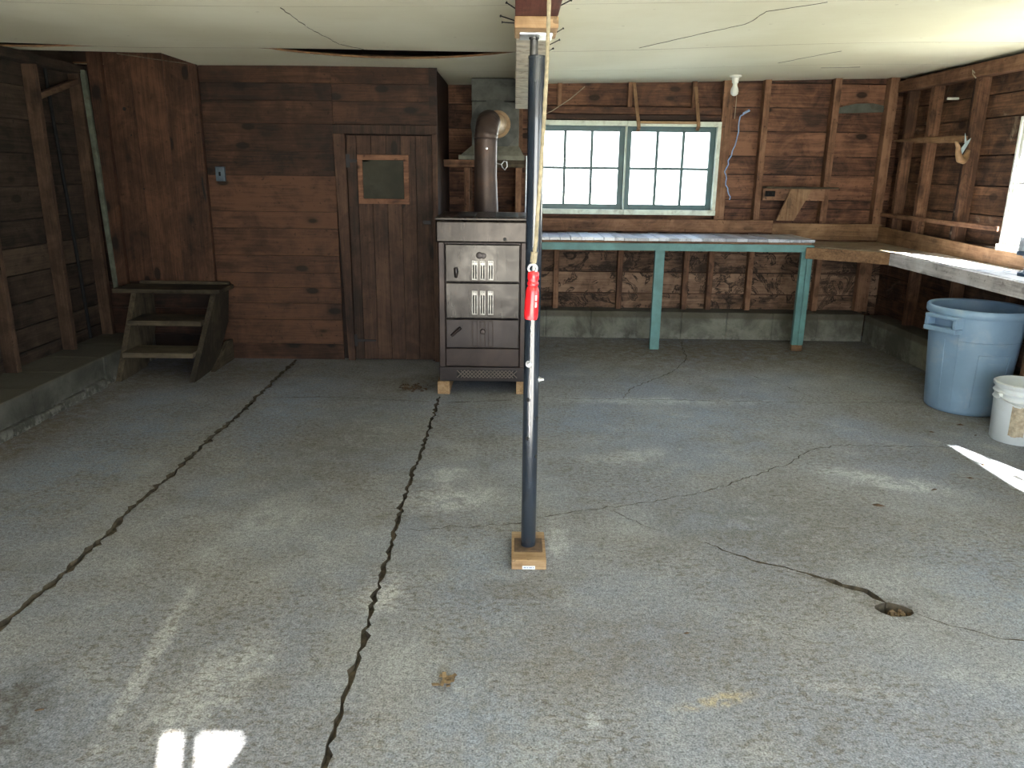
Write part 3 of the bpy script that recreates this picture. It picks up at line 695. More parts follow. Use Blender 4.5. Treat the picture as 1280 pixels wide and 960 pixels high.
mb = MB(); mb.tube([(-.392, SY0 - .03, .90), (-.388, SY0 - .034, .87), (-.391, SY0 - .03, .835)], [.013, .016, .010], 12); mb.tube([(-.39, SY0 - .012, .895), (-.39, SY0 - .03, .895)], .007, 8); mb.build('handle', 'stove_trim', o1)
mb = MB(); mb.lathe([(0, .014), (.018, .011), (.023, 0)], (-.232, SY0 - .012, .985), 18, Matrix.Rotation(PI / 2, 3, 'X')); mb.lathe([(0, .011), (.016, .009), (.02, 0)], (-.205, SY0 - .012, .982), 18, Matrix.Rotation(PI / 2, 3, 'X')); mb.build('draft_knob', 'stove_trim', o1)
o2 = stove_door(.55, .797, .578, .745, 'stove_door', True)
o3 = stove_door(.34, .544, .346, .535, 'stove_trim', False)
mb = MB(); mb.tube([(-.425, SY0 - .03, .43), (-.36, SY0 - .03, .487)], [.009, .012], 10); mb.tube([(-.40, SY0 - .012, .452), (-.40, SY0 - .03, .452)], .007, 8); mb.build('handle', 'stove_body', o3)
mb = MB(); mb.lathe([(0, .022), (.015, .02), (.019, .012), (.01, .004), (.01, 0)], (-.208, SY0 - .012, .46), 18, Matrix.Rotation(PI / 2, 3, 'X')); mb.build('knob', 'stove_body', o3)
mb = MB(); mb.box(-.467, .047, SY0 - .006, SY0 + .02, .205, .335, .5, .005).build('ash_panel', 'stove_body', t)
mb = MB(); mb.box(SX0, SX1, SY0 - .010, SY0 + .02, .097, .200, .5, .005); gp = mb.build('base_panel', 'stove_trim', t)
mb = MB(); mb.box(-.39, .03, SY0 - .0115, SY0 - .0101, .125, .178); gg = mb.build('grille_opening', 'dark_hole', gp)
mb = MB()
for i in range(19):
    xa = -.416 + i * .0265
    for sgn in (1, -1):
        a = Vector((xa if sgn > 0 else xa + .053, SY0 - .013, .125)); b = a + Vector((sgn * .053, 0, .053))
        lo, hi = -.39, .03
        if max(a.x, b.x) > hi + .01 or min(a.x, b.x) < lo - .01: continue
        mb.beam(a, b, .006, .0040, (0, -1, 0), .5)
mb.build('lattice', 'lattice_metal', gp)
for (xa, xb, ya, yb, lab) in ((-.530, -.442, 5.262, 5.97, 'square wood block under the front left corner of the stove'), (.030, .092, 5.28, 5.97, 'wood block under the front corner of the stove next to the steel post')):
    mb = MB(); mb.box(xa, xb, ya, yb, 0.0, .094, None, .004)
    solo(mb, 'wood_block', 'lumberY', lab, 'block', 'blocks under the stove', origin=((xa + xb) / 2, (ya + yb) / 2, 0))
# stovepipe
t = thing('stovepipe', (-.22, 6.15, 1.0), 'rusty brown stovepipe rising behind the stove and elbowing into the chimney', 'pipe')
px_, py_, zr_ = -.222, 6.15, 1.90
mb = MB(); mb.tube([(px_ + .01, 6.012, 1.0), (px_ + .008, 6.08, 1.0), (px_ + .006, 6.14, 1.04), (px_ + .005, py_, 1.12), (px_ + .004, py_, 1.24), (px_ + .003, py_, 1.34), (px_, py_, 1.5), (px_, py_, zr_ - .13)], [.086, .086, .088, .094, .094, .090, .086, .086], 28).build('flue', 'pipe', t)
mb = MB(); pts = []; rad = []
for i in range(25):
    a = PI / 2 * i / 24
    pts.append((px_ + .02 * (i / 24), py_ + .13 - .13 * math.cos(a), zr_ - .13 + .13 * math.sin(a))); rad.append(.0885 + .0022 * math.cos(i * 2 * PI / 3))
mb.tube(pts, rad, 28).build('elbow', 'pipe', t)
mb = MB(); mb.tube([(px_ + .02, py_ + .13, zr_), (px_ + .072, 6.845, zr_ + .015)], .085, 28).build('flue', 'pipe_ring', t)
mb = MB(); mb.disc((px_ + .072, 6.845, zr_ + .015), .083, .112, 'Y', 28, .018).build('thimble_ring', 'pipe_ring', t)
mb = MB(); mb.lathe([(0, .008), (.008, .006), (.010, 0)], (px_ + .01, py_ - .086, 1.70), 12, Matrix.Rotation(PI / 2, 3, 'X')).build('rivet', 'steel', t)
mb = MB(); hx = px_ + .086
mb.tube([(hx - .01, py_, 1.595), (hx + .035, py_, 1.585)], .004, 8)
mb.tube([(hx + .035, py_, 1.585), (hx + .055, py_, 1.61), (hx + .075, py_, 1.605), (hx + .078, py_, 1.57), (hx + .062, py_, 1.545), (hx + .042, py_, 1.565)], .004, 8, True, True); mb.build('damper_handle', 'steel', t)

# chimney and its stand
t = thing('chimney', (-.17, 7.0, 1.62), 'grey sooty cement chimney hanging under the ceiling behind the stovepipe', 'chimney')
mb = MB(); mb.box(-.365, .034, 6.85, 7.24, 1.74, 2.095, .5, .006).build('flue_block', 'chimney', t)
mb = MB(); mb.box(-.368, .022, 6.858, 7.24, 2.10, 2.279, .5, .006).build('flue_block', 'chimney', t)
mb = MB(); A = [(-.455, 6.76), (.075, 6.76), (.075, 7.29), (-.455, 7.29)]; Bq = [(-.365, 6.85), (.034, 6.85), (.034, 7.24), (-.365, 7.24)]
mb.hexa([(x, y, 1.663) for x, y in A] + [(x, y, 1.742) for x, y in Bq], .5).build('mortar_flare', 'mortar', t)
mb = MB(); mb.box(-.475, .085, 6.75, 7.30, 1.625, 1.664, .5, .006).build('base_slab', 'mortar', t)
mb = MB(); mb.disc((-.17, 6.849, 1.91), .10, .205, 'Y', 36, .004).build('soot_collar', plain('soot', (.085, .09, .085), .9, 0, .3, 12), t)
t = thing('chimney_stand', (-.2, 7.0, 0), 'rough timber stand carrying the chimney base behind the stove', 'stand')
for xa, xb, ya in ((-.43, -.385, 6.78), (.01, .055, 6.78), (-.43, -.385, 7.19), (.01, .055, 7.19)):
    mb = MB(); mb.box(xa, xb, ya, ya + .05, 0, 1.56, None, .003).build('leg', 'studZ', t)
mb = MB(); mb.box(-.60, -.33, 6.76, 6.81, 1.565, 1.624, .6, .003).build('rail', 'studX', t)
mb = MB(); mb.box(-.329, .085, 6.78, 6.83, 1.565, 1.624, .4, .003).build('rail', 'greyX', t)
mb = MB(); mb.box(-.58, .085, 7.19, 7.24, 1.565, 1.624, .4, .003).build('rail', 'greyX', t)
mb = MB(); mb.box(-.43, .055, 6.83, 6.86, 1.02, 1.08, .4, .003).build('cross_rail', 'greyX', t)
mb = MB(); mb.tube([(.098, 6.715, 1.66), (.096, 6.71, 1.3), (.096, 6.71, .9), (.096, 6.71, .0)], .006, 8)
solo(mb, 'conduit', 'steel', 'thin pale conduit dropping beside the chimney slab behind the steel post', 'conduit', origin=(.096, 6.71, 0))

# ------------------------------------------------------------------ steel post
PX, PY = .075, 2.9
t = thing('jack_post', (PX, PY, .043), 'dark blue steel jack post holding up the ceiling beam', 'post')
mb = MB(); mb.lathe([(0, .05), (.0305, .05), (.0305, 1.925), (.0315, 1.926), (.0315, 1.933), (.026, 1.934), (.0145, 1.934)], (PX, PY, 0), 32); tube_ = mb.build('tube', 'post', t)
mb = MB(); mb.lathe([(.0143, 1.60), (.0143, 1.985), (.018, 1.987), (.018, 1.992)], (PX - .012, PY, 0), 20).build('screw_shaft', 'dark_steel', t)
mb = MB(); mb.box(PX - .058, PX + .058, PY - .058, PY + .058, .044, .049, .5, .002).build('base_plate', 'chip', t)
mb = MB(); mb.box(PX - .063, PX + .050, PY - .07, PY + .06, 1.992, 1.999, .5, .002).build('top_plate', 'steel', t)
for z, ang in ((.828, -1.95), (.761, -.05)):
    mb = MB(); d = Vector((math.cos(ang), math.sin(ang), 0)); c = Vector((PX, PY, z)) + d * .0295
    mb.tube([c, c + d * .010], .009, 6); mb.tube([c + d * .010, c + d * .020], .0055, 10); mb.tube([c - d * .001, c + d * .003], .013, 16)
    mb.build('bolt', 'steel', t)
for z, ang in ((.685, -1.95), (.525, -1.95), (.607, -.62), (.607 - .16, -.62)):
    d = Vector((math.cos(ang), math.sin(ang), 0)); c = Vector((PX, PY, z)) + d * .0300
    mb = MB(); mb.tube([c, c + d * .0012], .0085, 16).build('adjusting_hole', 'dark_hole', t)
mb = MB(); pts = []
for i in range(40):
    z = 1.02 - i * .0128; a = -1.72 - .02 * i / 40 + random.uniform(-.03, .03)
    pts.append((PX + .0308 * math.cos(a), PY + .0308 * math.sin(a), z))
mb.tube(pts, .0012, 6).build('painted_highlight', 'white_mark', t)  # pale strip painting the glossy highlight onto the tube
mb = MB(); mb.box(.006, .146, 2.775, 3.03, 0, .0435, .6, .004)
pb = solo(mb, 'wood_block', 'lumberX', 'thick wood block on the floor under the foot of the steel post', 'block', origin=(.076, 2.9, 0))
mb = MB(); mb.box(.050, .101, 2.7735, 2.7752, .004, .018, .5); lb = mb.build('sticker', 'label', pb)
mb = MB()
for xa, w in ((.055, .010), (.068, .006), (.077, .012), (.092, .005)): mb.box(xa, xa + w, 2.7729, 2.7736, .009, .013)
mb.build('print', 'label_ink', lb)
mb = MB(); mb.box(-.006, .140, 2.752, 2.975, 1.999, 2.036, .7, .005)
solo(mb, 'wood_block', 'lumberX', 'yellow wood block wedged between the top of the steel post and the beam', 'block', origin=(.067, 2.86, 2.0))

# pull rope with red handle
t = thing('pull_rope', (.05, 2.0, 1.17), 'old pull rope with a red plastic handle hanging before the steel post', 'rope')
top_p = (.078, 2.02, 2.034)
mb = MB(); pts = [top_p, (.078, 2.01, 1.95), (.0755, 2.0, 1.78), (.071, 2.0, 1.66), (.066, 2.0, 1.55), (.060, 2.0, 1.44), (.057, 2.0, 1.37), (.050, 2.0, 1.315)]
d = []
for a, b in zip(pts, pts[1:]):
    for i in range(8): d.append(Vector(a).lerp(Vector(b), i / 8))
d.append(Vector(pts[-1])); mb.tube(d, [.0046 + .0007 * (i % 2) for i in range(len(d))], 8).build('rope', 'rope', t)
mb = MB(); mb.tube([(.054, 2.0, 1.345), (.051, 2.0, 1.318)], [.009, .0085], 10).build('knot', 'rope', t)
mb = MB(); mb.tube([(.050 + .011 * math.cos(a), 2.0, 1.303 + .011 * math.sin(a)) for a in [2 * PI * i / 16 for i in range(16)]], .0032, 8, True, True).build('ring', 'steel', t)
mb = MB(); rot = Matrix.Rotation(.04, 3, 'Y')
mb.lathe([(0, .126), (.012, .126), (.0148, .122), (.0152, .106), (.013, .102), (.013, .099), (.0152, .096), (.0148, .091), (.0125, .088), (.015, .084), (.0175, .075), (.0188, .02), (.0185, .006), (.016, 0), (0, 0)], (.0475, 2.0, 1.170), 28, rot); hd = mb.build('handle', 'red', t)
mb = MB()
for z0, n in ((1.205, 4), (1.222, 4)):
    for i in range(n):
        a = -.95; zz = z0 + i * .0036 + (.001 if z0 > 1.21 else 0)
        c = Vector((.0488 + .0187 * math.cos(a), 2.0 + .0187 * math.sin(a), zz)); mb.beam(c - Vector((.0022, .0013, 0)), c + Vector((.0022, .0013, 0)), .0014, .0022)
mb.build('print', 'white_mark', hd)
mb = MB(); mb.tube([(.078, 2.02, 2.05), (.078, 2.02, 2.036), (.085, 2.02, 2.03), (.078, 2.02, 2.024), (.071, 2.02, 2.03)], .003, 8).build('screw_eye', 'steel', t)

# ------------------------------------------------------------------ teal workbench
t = thing('workbench', (1.4, 7.0, 0), 'long teal painted workbench with pale plank top under the back window', 'workbench')
mb = MB(); x = .10; k = 0
while x < 2.60:
    w = random.uniform(.075, .12); x1 = min(2.605, x + w)
    if 2.605 - x1 < .03: x1 = 2.605
    mb.box(x + .0015, x1 - .0015, 6.735 + random.uniform(-.004, .004), 7.322, .965 + random.uniform(-.0, .002), .992 + random.uniform(-.003, .003), None, .002); x = x1
mb.build('plank_top', 'top', t)
mb = MB(); mb.box(.10, 2.58, 6.742, 6.765, .948, .9648, .5, .002).build('edge_strip', 'studX', t)
mb = MB(); mb.prism([(.10, .885), (2.56, .885), (2.60, .905), (2.60, .947), (.10, .947)], 'Y', 6.725, 6.765, .5, .003).build('apron', 'teal', t)
mb = MB(); mb.box(.2, 2.5, 7.25, 7.29, .885, .964, .5, .003).build('apron', 'teal', t)
for xa in (.103, 1.235, 2.512):
    for ya in (6.766, 7.20):
        if ya > 7 : continue
        m_ = MB(); m_.box(xa, xa + (.085 if xa < 2 else .05), ya, ya + .045, 0 if xa < 2 else .055, .963, .5, .003); lg = m_.build('leg', 'teal', t)
        if xa > 2:
            m_ = MB(); m_.box(xa + .0505, xa + .098, ya - .006, ya + .045, .055, .884, .5, .003).build('leg', 'teal', t)
            m_ = MB(); m_.box(xa, xa + .098, ya - .003, ya + .045, 0, .0548, .5, .004).build('foot', 'plyX', t)

# corner bench and side bench
t = thing('corner_bench', (3.0, 7.0, 0), 'bare wood corner bench joining the teal workbench to the right wall', 'bench')
mb = MB(); mb.prism([(2.625, 6.83), (3.06, 6.30), (3.41, 6.30), (3.41, 7.32), (2.625, 7.32)], 'Z', .905, .932, .5, .002).build('top', 'greybX', t)
mb = MB(); q = [Vector((2.52, 6.70, 0)), Vector((3.045, 6.262, 0))]; nrm = Vector((q[1].y - q[0].y, -(q[1].x - q[0].x), 0)).normalized()
o_ = -nrm * .032
if nrm.y > 0: o_ = nrm * .032
mb.hexa([(q[0].x, q[0].y, .835), (q[1].x, q[1].y, .838), (q[1].x + o_.x, q[1].y + o_.y, .838), (q[0].x + o_.x, q[0].y + o_.y, .835), (q[0].x, q[0].y, .930), (q[1].x, q[1].y, .934), (q[1].x + o_.x, q[1].y + o_.y, .934), (q[0].x + o_.x, q[0].y + o_.y, .930)], .5, .003).build('apron', 'plyX', t)
t = thing('side_bench', (3.2, 4.9, 0), 'narrow wall bench with whitewashed front board above the blue trash can', 'bench')
mb = MB()
for xa, xb in ((3.062, 3.235), (3.238, 3.412)): mb.box(xa, xb, 3.1, 6.298, .915, .937, None, .002)
mb.build('top', 'benchY', t)
mb = MB(); mb.box(3.03, 3.061, 3.08, 6.25, .838, .934, .5, .004).build('apron', 'benchY', t)
mb = MB(); mb.box(3.27, 3.46, 4.765, 4.80, 0, .914, .5, .003).build('leg', 'plyZ', t)
mb = MB(); mb.box(3.30, 3.34, 3.15, 3.19, 0, .914, .5, .003).build('leg', 'plyZ', t)
t = thing('bench_vise', (3.24, 4.86, .937), 'navy blue iron vise base standing on the side bench below the right window', 'vise')
mb = MB(); mb.lathe([(0, 0), (.075, 0), (.075, .018), (.045, .035), (.04, .09), (.06, .115), (.06, .125), (0, .125)], (3.26, 4.86, .938), 24).build('base', 'blue_paint', t)
mb = MB(); mb.box(3.185, 3.42, 4.80, 4.925, 1.064, 1.09, .5, .006); mb.box(3.20, 3.40, 4.815, 4.91, 1.0905, 1.16, .5, .008); mb.build('body', 'blue_paint', t)
mb = MB(); mb.box(3.19, 3.215, 4.805, 4.92, 1.091, 1.175, .5, .003).build('jaw', 'steel', t)

# ------------------------------------------------------------------ windows
def window_back(name, x0, x1, gx0, gx1, label):
    """frame from x0 to x1, glass from gx0 to gx1"""
    z0, z1 = 1.185, 1.985
    w = thing(name, ((x0 + x1) / 2, 7.40, z0), label, 'window', None, 'structure')
    m = MB()
    m.box(x0, x1, 7.345, 7.48, z1 - .045, z1, .5, .004); m.box(x0, x1, 7.33, 7.48, z0 - .03, z0 + .015, .5, .004)
    m.box(x0, gx0 - .05, 7.345, 7.48, z0 + .015, z1 - .045, .5, .004); m.box(gx1 + .05, x1, 7.345, 7.48, z0 + .015, z1 - .045, .5, .004); m.build('window_frame', 'jamb', w)
    m = MB(); a, b = gx0 - .05, gx1 + .05; c, d = z0 + .016, z1 - .046
    m.box(a, gx0, 7.40, 7.44, c, d, .5, .003); m.box(gx1, b, 7.40, 7.44, c, d, .5, .003); m.box(gx0, gx1, 7.40, 7.44, c, c + .045, .5, .003); m.box(gx0, gx1, 7.40, 7.44, d - .045, d, .5, .003)
    for i in (1, 2): xm = gx0 + (gx1 - gx0) * i / 3; m.box(xm - .0125, xm + .0125, 7.405, 7.435, c + .045, d - .045, .5, .002)
    zm = (c + d) / 2; m.box(gx0, gx1, 7.406, 7.434, zm - .012, zm + .012, .5, .002)
    sh = m.build('sash', 'sash', w)
    m = MB(); m.box(gx0 - .004, gx1 + .004, 7.419, 7.422, c + .04, d - .04).build('pane', 'glass', sh)
window_back('window_1', .13, 1.018, .215, .958, 'six pane teal window nearest the chimney on the back wall')
window_back('window_2', 1.020, 1.875, 1.072, 1.79, 'six pane teal window nearest the hanging blue cord on the back wall')
def window_side(name, y0, y1, z0, z1, label):
    w = thing(name, (3.47, (y0 + y1) / 2, z0), label, 'window', None, 'structure')
    m = MB(); X0, X1 = 3.432, 3.50
    m.box(X0, X1, y0, y1, z1 - .022, z1, .5, .003); m.box(X0 - .02, X1, y0, y1, z0 - .03, z0 + .012, .5, .003); m.box(X0, X1, y0, y0 + .022, z0 + .012, z1 - .022, .5, .003); m.box(X0, X1, y1 - .022, y1, z0 + .012, z1 - .022, .5, .003); m.box(3.441, 3.528, y0, y1 + .25, z0 - .16, z0 - .0301, .5); m.box(3.528, 3.585, y0, y1 + .25, z0 - .05, z0 - .0301, .5)
    m.hexa([(3.49, y1 - .0005, z0 - .03), (3.585, y1 + .2, z0 - .03), (3.585, y1 + .24, z0 - .03), (3.49, y1 + .04, z0 - .03), (3.49, y1 - .0005, z1), (3.585, y1 + .2, z1), (3.585, y1 + .24, z1), (3.49, y1 + .04, z1)], .5)
    m.build('window_frame', 'white_frame', w)
    m = MB(); a, b, c, d = y0 + .023, y1 - .023, z0 + .013, z1 - .023
    X0, X1 = 3.446, 3.470
    m.box(X0, X1, a, a + .03, c, d, .5, .003); m.box(X0, X1, b - .03, b, c, d, .5, .003); m.box(X0, X1, a + .03, b - .03, c, c + .04, .5, .003); m.box(X0, X1, a + .03, b - .03, d - .03, d, .5, .003)
    for i in (1, 2, 3): ym = a + (b - a) * i / 4; m.box(X0 + .004, X1 - .004, ym - .008, ym + .008, c + .04, d - .03, .5, .002)
    zm = (c + d) / 2; m.box(X0 + .005, X1 - .005, a + .03, b - .03, zm - .008, zm + .008, .5, .002)
    sh = m.build('sash', 'white_frame', w)
    m = MB(); m.box(3.457, 3.459, a + .026, b - .026, c + .036, d - .026).build('pane', 'glass', sh)
window_side('window_3', 3.85, 5.52, 1.07, 1.935, 'bright white window on the right wall above the side bench')
window_side('window_4', 30e-2, 2.03, 1.07, 1.955, 'middle window on the right wall outside the view')
window_side('added_window', -1.2, 0.2, 1.07, 1.955, 'added unseen window for more side light, right wall nearest the doorway')  # out of view, added to bring in more light from the right
# hanging sticks over the window, lamp, cord, little shelf
for (xa, xb, za, zb, ya, yb, lab) in ((1.06, 1.115, 2.31, 1.93, 7.35, 7.29, 'thin wooden stick hanging over the middle of the back windows'), (1.615, 1.652, 2.28, 1.945, 7.35, 7.29, 'thin wooden stick hanging over the window nearest the blue cord')):
    mb = MB(); mb.beam((xa, ya, za), (xb, yb, zb), .03, .018, (0, 1, 0), .6, .002); mb.beam((xb, yb, zb), (xb - .004, yb + .03, zb - .035), .03, .016, (0, 1, 0), .6, .002)
    solo(mb, 'window_prop', 'plyZ', lab, 'stick', 'window props', origin=(xb, yb, zb))
mb = MB(); mb.box(1.13, 1.64, 7.315, 7.344, 1.962, 1.984, .7, .003)
solo(mb, 'wood_strip', 'lumberX', 'yellow wood strip lying along the top of the window between two sticks', 'strip', origin=(1.38, 7.33, 1.962))
mb = MB(); mb.tube([(.62, 7.33, 2.27), (.5, 7.34, 2.17), (.33, 7.35, 2.06), (.26, 7.355, 2.03)], .004, 6)
solo(mb, 'thin_wire', 'chain', 'thin brown wire slanting above the window beside the steel post', 'wire', origin=(.4, 7.34, 2.1))

t = thing('ceiling_lamp', (1.87, 7.0, 2.30), 'bare white bulb in a porcelain holder on the ceiling by the back wall', 'lamp')
zt = zc(1.87, 7.0)
mb = MB(); mb.lathe([(0, 0), (.05, 0), (.05, -.012), (.03, -.022), (.027, -.06), (.02, -.065), (0, -.065)], (1.87, 7.0, zt), 24).build('lamp_holder', 'porcelain', t)
mb = MB(); mb.lathe([(.018, 0), (.019, -.02), (.030, -.045), (.034, -.065), (.030, -.088), (.016, -.100), (0, -.104)], (1.87, 7.0, zt - .062), 24).build('bulb', 'porcelain', t)
mb = MB(); mb.tube([(1.888, 7.0, zt - .05), (1.893, 7.0, zt - .2), (1.893, 7.01, zt - .35)], .0025, 6).build('pull_chain', 'chain', t)
mb = MB(); P = [(2.10, 7.30, 2.085), (2.05, 7.31, 2.055), (2.035, 7.335, 2.03), (2.025, 7.34, 1.9), (2.0, 7.345, 1.78), (1.965, 7.35, 1.65), (1.94, 7.35, 1.55), (1.955, 7.35, 1.46), (1.975, 7.35, 1.38), (2.01, 7.35, 1.30)]
Q = P[:2]
for a, b in zip(P[1:], P[2:]):
    for i in range(1, 4): Q.append(tuple(Vector(a).lerp(Vector(b), i / 3) + Vector((random.uniform(-.009, .009), 0, 0))))
mb.tube(Q, [.011, .010] + [.0055] * (len(Q) - 2), 8)
solo(mb, 'hanging_cord', 'cord', 'blue and white cord hanging on the back wall under the bulb', 'cord', origin=(1.98, 7.34, 1.3))
t = thing('wall_shelf', (2.6, 7.36, 1.2), 'small rough wall shelf with a slanting wood brace above the workbench', 'shelf')
mb = MB(); mb.box(2.30, 2.96, 7.235, 7.359, 1.408, 1.424, .5, .003).build('shelf_board', 'greyX', t)
mb = MB(); mb.box(2.30, 2.87, 7.325, 7.358, 1.30, 1.407, .7, .003).build('cleat', 'studX', t)
mb = MB(); mb.prism([(2.44, 1.119), (2.60, 1.119), (2.745, 1.405), (2.545, 1.405)], 'Y', 7.30, 7.324, .8, .003).build('brace', 'plyZ', t)
mb = MB(); mb.box(2.84, 2.87, 7.30, 7.358, 1.118, 1.22, .6, .003)
solo(mb, 'wood_block', 'studZ', 'short upright wood block on the ledger under the wall shelf', 'block', origin=(2.855, 7.33, 1.118))
t = thing('outlet_box', (2.36, 7.32, 1.33), 'black outlet under the small wall shelf beside its brace', 'outlet')
mb = MB(); mb.box(2.318, 2.405, 7.30, 7.324, 1.335, 1.385, .5, .004).build('box', 'plastic_black', t)
for xa in (2.335, 2.375):
    mb = MB(); mb.box(xa, xa + .012, 7.2985, 7.3005, 1.35, 1.372).build('socket', 'dark_hole', t)
t = thing('coat_hook', (3.42, 6.1, 1.7), 'curved tan hook with a pale blue blade on a right wall stud', 'hook')
mb = MB(); mb.tube([(3.44, 6.10, 1.73), (3.425, 6.10, 1.675), (3.405, 6.09, 1.655), (3.375, 6.08, 1.66), (3.35, 6.07, 1.70), (3.335, 6.06, 1.75), (3.31, 6.05, 1.785), (3.295, 6.045, 1.79)], [.014, .026, .030, .028, .022, .016, .011, .004], 12).build('hook', 'horn', t)
mb = MB(); mb.prism([(3.355, 1.70), (3.365, 1.745), (3.385, 1.775), (3.375, 1.85), (3.395, 1.79), (3.425, 1.815), (3.41, 1.77), (3.39, 1.73), (3.372, 1.69)], 'Y', 6.064, 6.072).build('blade', 'pale_blue', t)

# ------------------------------------------------------------------ trash can and bucket
cx, cy = 3.12, 5.10
def rz(z): return .238 + (.292 - .238) * z / .70
t = thing('trash_can', (cx, cy, 0), 'large blue grey plastic trash can under the side bench', 'trash can')
mb = MB(); prof = [(0, .0), (.225, 0), (.238, .012)] + [(rz(z), z) for z in (.03, .2, .4, .60, .655)] + [(rz(.66) - .012, .66), (rz(.66) - .015, .5), (.228, .03), (0, .025)]
mb.lathe(prof, (cx, cy, 0), 56).build('body', 'can', t)
mb = MB(); mb.lathe([(.284, .652), (.305, .656), (.312, .668), (.312, .700), (.306, .709), (.294, .709), (.284, .700), (.282, .652)], (cx, cy, 0), 56).build('rim', 'can', t)
def cyl(a, z, e=0): return Vector((cx + (rz(z) + e) * math.cos(a), cy + (rz(z) + e) * math.sin(a), z))
for a0 in (PI + .38, .38):
    m = MB()
    u = Vector((math.cos(a0), math.sin(a0), 0)); s_ = Vector((-u.y, u.x, 0)); r0 = rz(.6)
    c0 = Vector((cx, cy, 0)) + u * r0
    up = Vector((0, 0, 1))
    def bk(u0, u1, s0, s1, z0, z1):
        m.hexa([c0 + u * a + s_ * b + up * z for z in (z0, z1) for a, b in ((u0, s0), (u1, s0), (u1, s1), (u0, s1))], .5, .006)
    bk(-.01, .062, -.12, .12, .552, .585); bk(-.012, .058, -.12, -.09, .585, .655); bk(-.012, .058, .09, .12, .585, .655); bk(-.01, .062, -.12, .12, .640, .662)
    m.build('handle', 'can', t)
m = MB()
for pa in ([cyl(a, .50, .001) for a in lin(-2.45, -.7, 30)], [cyl(-1.95, z, .001) for z in lin(.06, .42, 6)] + [cyl(a, .42, .001) for a in lin(-1.95, -1.18, 12)] + [cyl(-1.18, z, .001) for z in lin(.42, .02, 6)],
           [cyl(-2.42, z, .001) for z in lin(.03, .55, 6)], [cyl(-2.75, z, .001) for z in lin(.03, .5, 6)]):
    m.tube(pa, .0035, 6)
m.build('molded_line', 'can', t)
bx, by = 3.065, 4.43
t = thing('plastic_bucket', (bx, by, 0), 'white plastic pail with a torn label beside the blue trash can', 'bucket')
def rb(z): return .138 + .016 * z / .36
mb = MB(); prof = [(0, 0), (.130, 0), (.138, .010), (rb(.25), .25), (rb(.26) + .008, .262), (rb(.27), .272), (rb(.28), .29), (rb(.3) + .009, .302), (rb(.31), .312), (rb(.33), .33), (rb(.34) + .010, .340), (rb(.35) + .011, .356), (rb(.35), .362), (rb(.35) - .006, .355), (.140, .2), (.132, .02), (0, .018)]
mb.lathe(prof, (bx, by, 0), 48).build('body', 'bucket', t)
m = MB(); q = [[Vector((bx + (rb(z) + .0012) * math.cos(a), by + (rb(z) + .0012) * math.sin(a), z)) for a in lin(-2.45, -1.9, 8)] for z in lin(.055, .235, 8)]
vs = [[m.bm.verts.new(v + Vector((0, 0, random.uniform(-.006, .006) if i in (0, 8) else 0))) for v in r] for i, r in enumerate(q)]
for i in range(8):
    for j in range(8): m.bm.faces.new((vs[i][j], vs[i][j + 1], vs[i + 1][j + 1], vs[i + 1][j]))
lbm = m.build('torn_label', 'torn', t); sd_ = lbm.modifiers.new('s', 'SOLIDIFY'); sd_.thickness = .001; sd_.offset = 1
m = MB(); m.tube([(bx - .150, by - .03, .285), (bx - .172, by - .03, .285)], [.018, .015], 14).build('handle_ear', 'bucket', t)
m = MB(); m.tube([(bx - .168, by - .03, .285)] + [(bx + .165 * math.cos(a), by - .035 - .15 * math.sin(a - PI) * 0 - .145 * abs(math.sin(a)), .285 - .045 * abs(math.sin(a))) for a in lin(PI, 2 * PI, 20)], .0025, 6).build('bail', 'steel', t)

# ------------------------------------------------------------------ small debris on the floor
def chip(p, s, lab, ang):
    m = MB(); k = 7
    pts = [(s * (1 + random.uniform(-.35, .35)) * math.cos(2 * PI * i / k) * 1.5, s * (1 + random.uniform(-.35, .35)) * math.sin(2 * PI * i / k) * .6) for i in range(k)]
    A = [m.bm.verts.new((x, y, 0)) for x, y in pts]; tp_ = m.bm.verts.new((0, 0, s * .5))
    fs = [m.bm.faces.new(A[::-1])] + [m.bm.faces.new((A[i], A[(i + 1) % k], tp_)) for i in range(k)]
    m._tag(fs, .5)
    o = solo(m, 'wood_chip', 'chip', lab, 'debris', 'chips on the floor'); o.location = (*p, 0); o.rotation_euler = (0, 0, ang)
for p, s, lab, a in (((2.885, 4.70), .018, 'brown chip on the floor just before the blue trash can', .1), ((2.62, 4.55), .012, 'small dark chip on the floor before the trash can, further from the bucket', -.4),
                     ((2.87, 4.50), .009, 'tiny chip on the floor between the trash can and the bucket', .5), ((1.78, 3.44), .020, 'dark flake on open floor halfway between post and bucket', -.3), ((2.16, 3.64), .012, 'small chip on the floor on the post side of the long sun streak', .4),
                     ((2.435, 3.80), .013, 'chip on the floor close to the long sun streak', -.2), ((2.62, 4.0), .010, 'tiny chip at the tip of the long sun streak', .8), ((.62, 2.35), .008, 'tiny dark chip on the floor between the steel post and the drain hole', .2), ((-1.38, 1.92), .010, 'small dark chip on the near floor beside a dark oil stain', .3)):
    chip(p, s, lab, a)
m = MB()
for i in range(9):
    a = random.uniform(0, 6.28); l = random.uniform(.015, .035); c = Vector((-.206 + random.uniform(-.015, .02), 2.06 + random.uniform(-.02, .025), .003 + i * .0012))
    m.beam(c, c + Vector((math.cos(a) * l, math.sin(a) * l, random.uniform(0, .010))), .012, .002)
solo(m, 'dry_leaf_clump', 'leaf', 'crumpled dry leaf lying on the near floor', 'leaf', origin=(-.206, 2.06, 0))
m = MB()
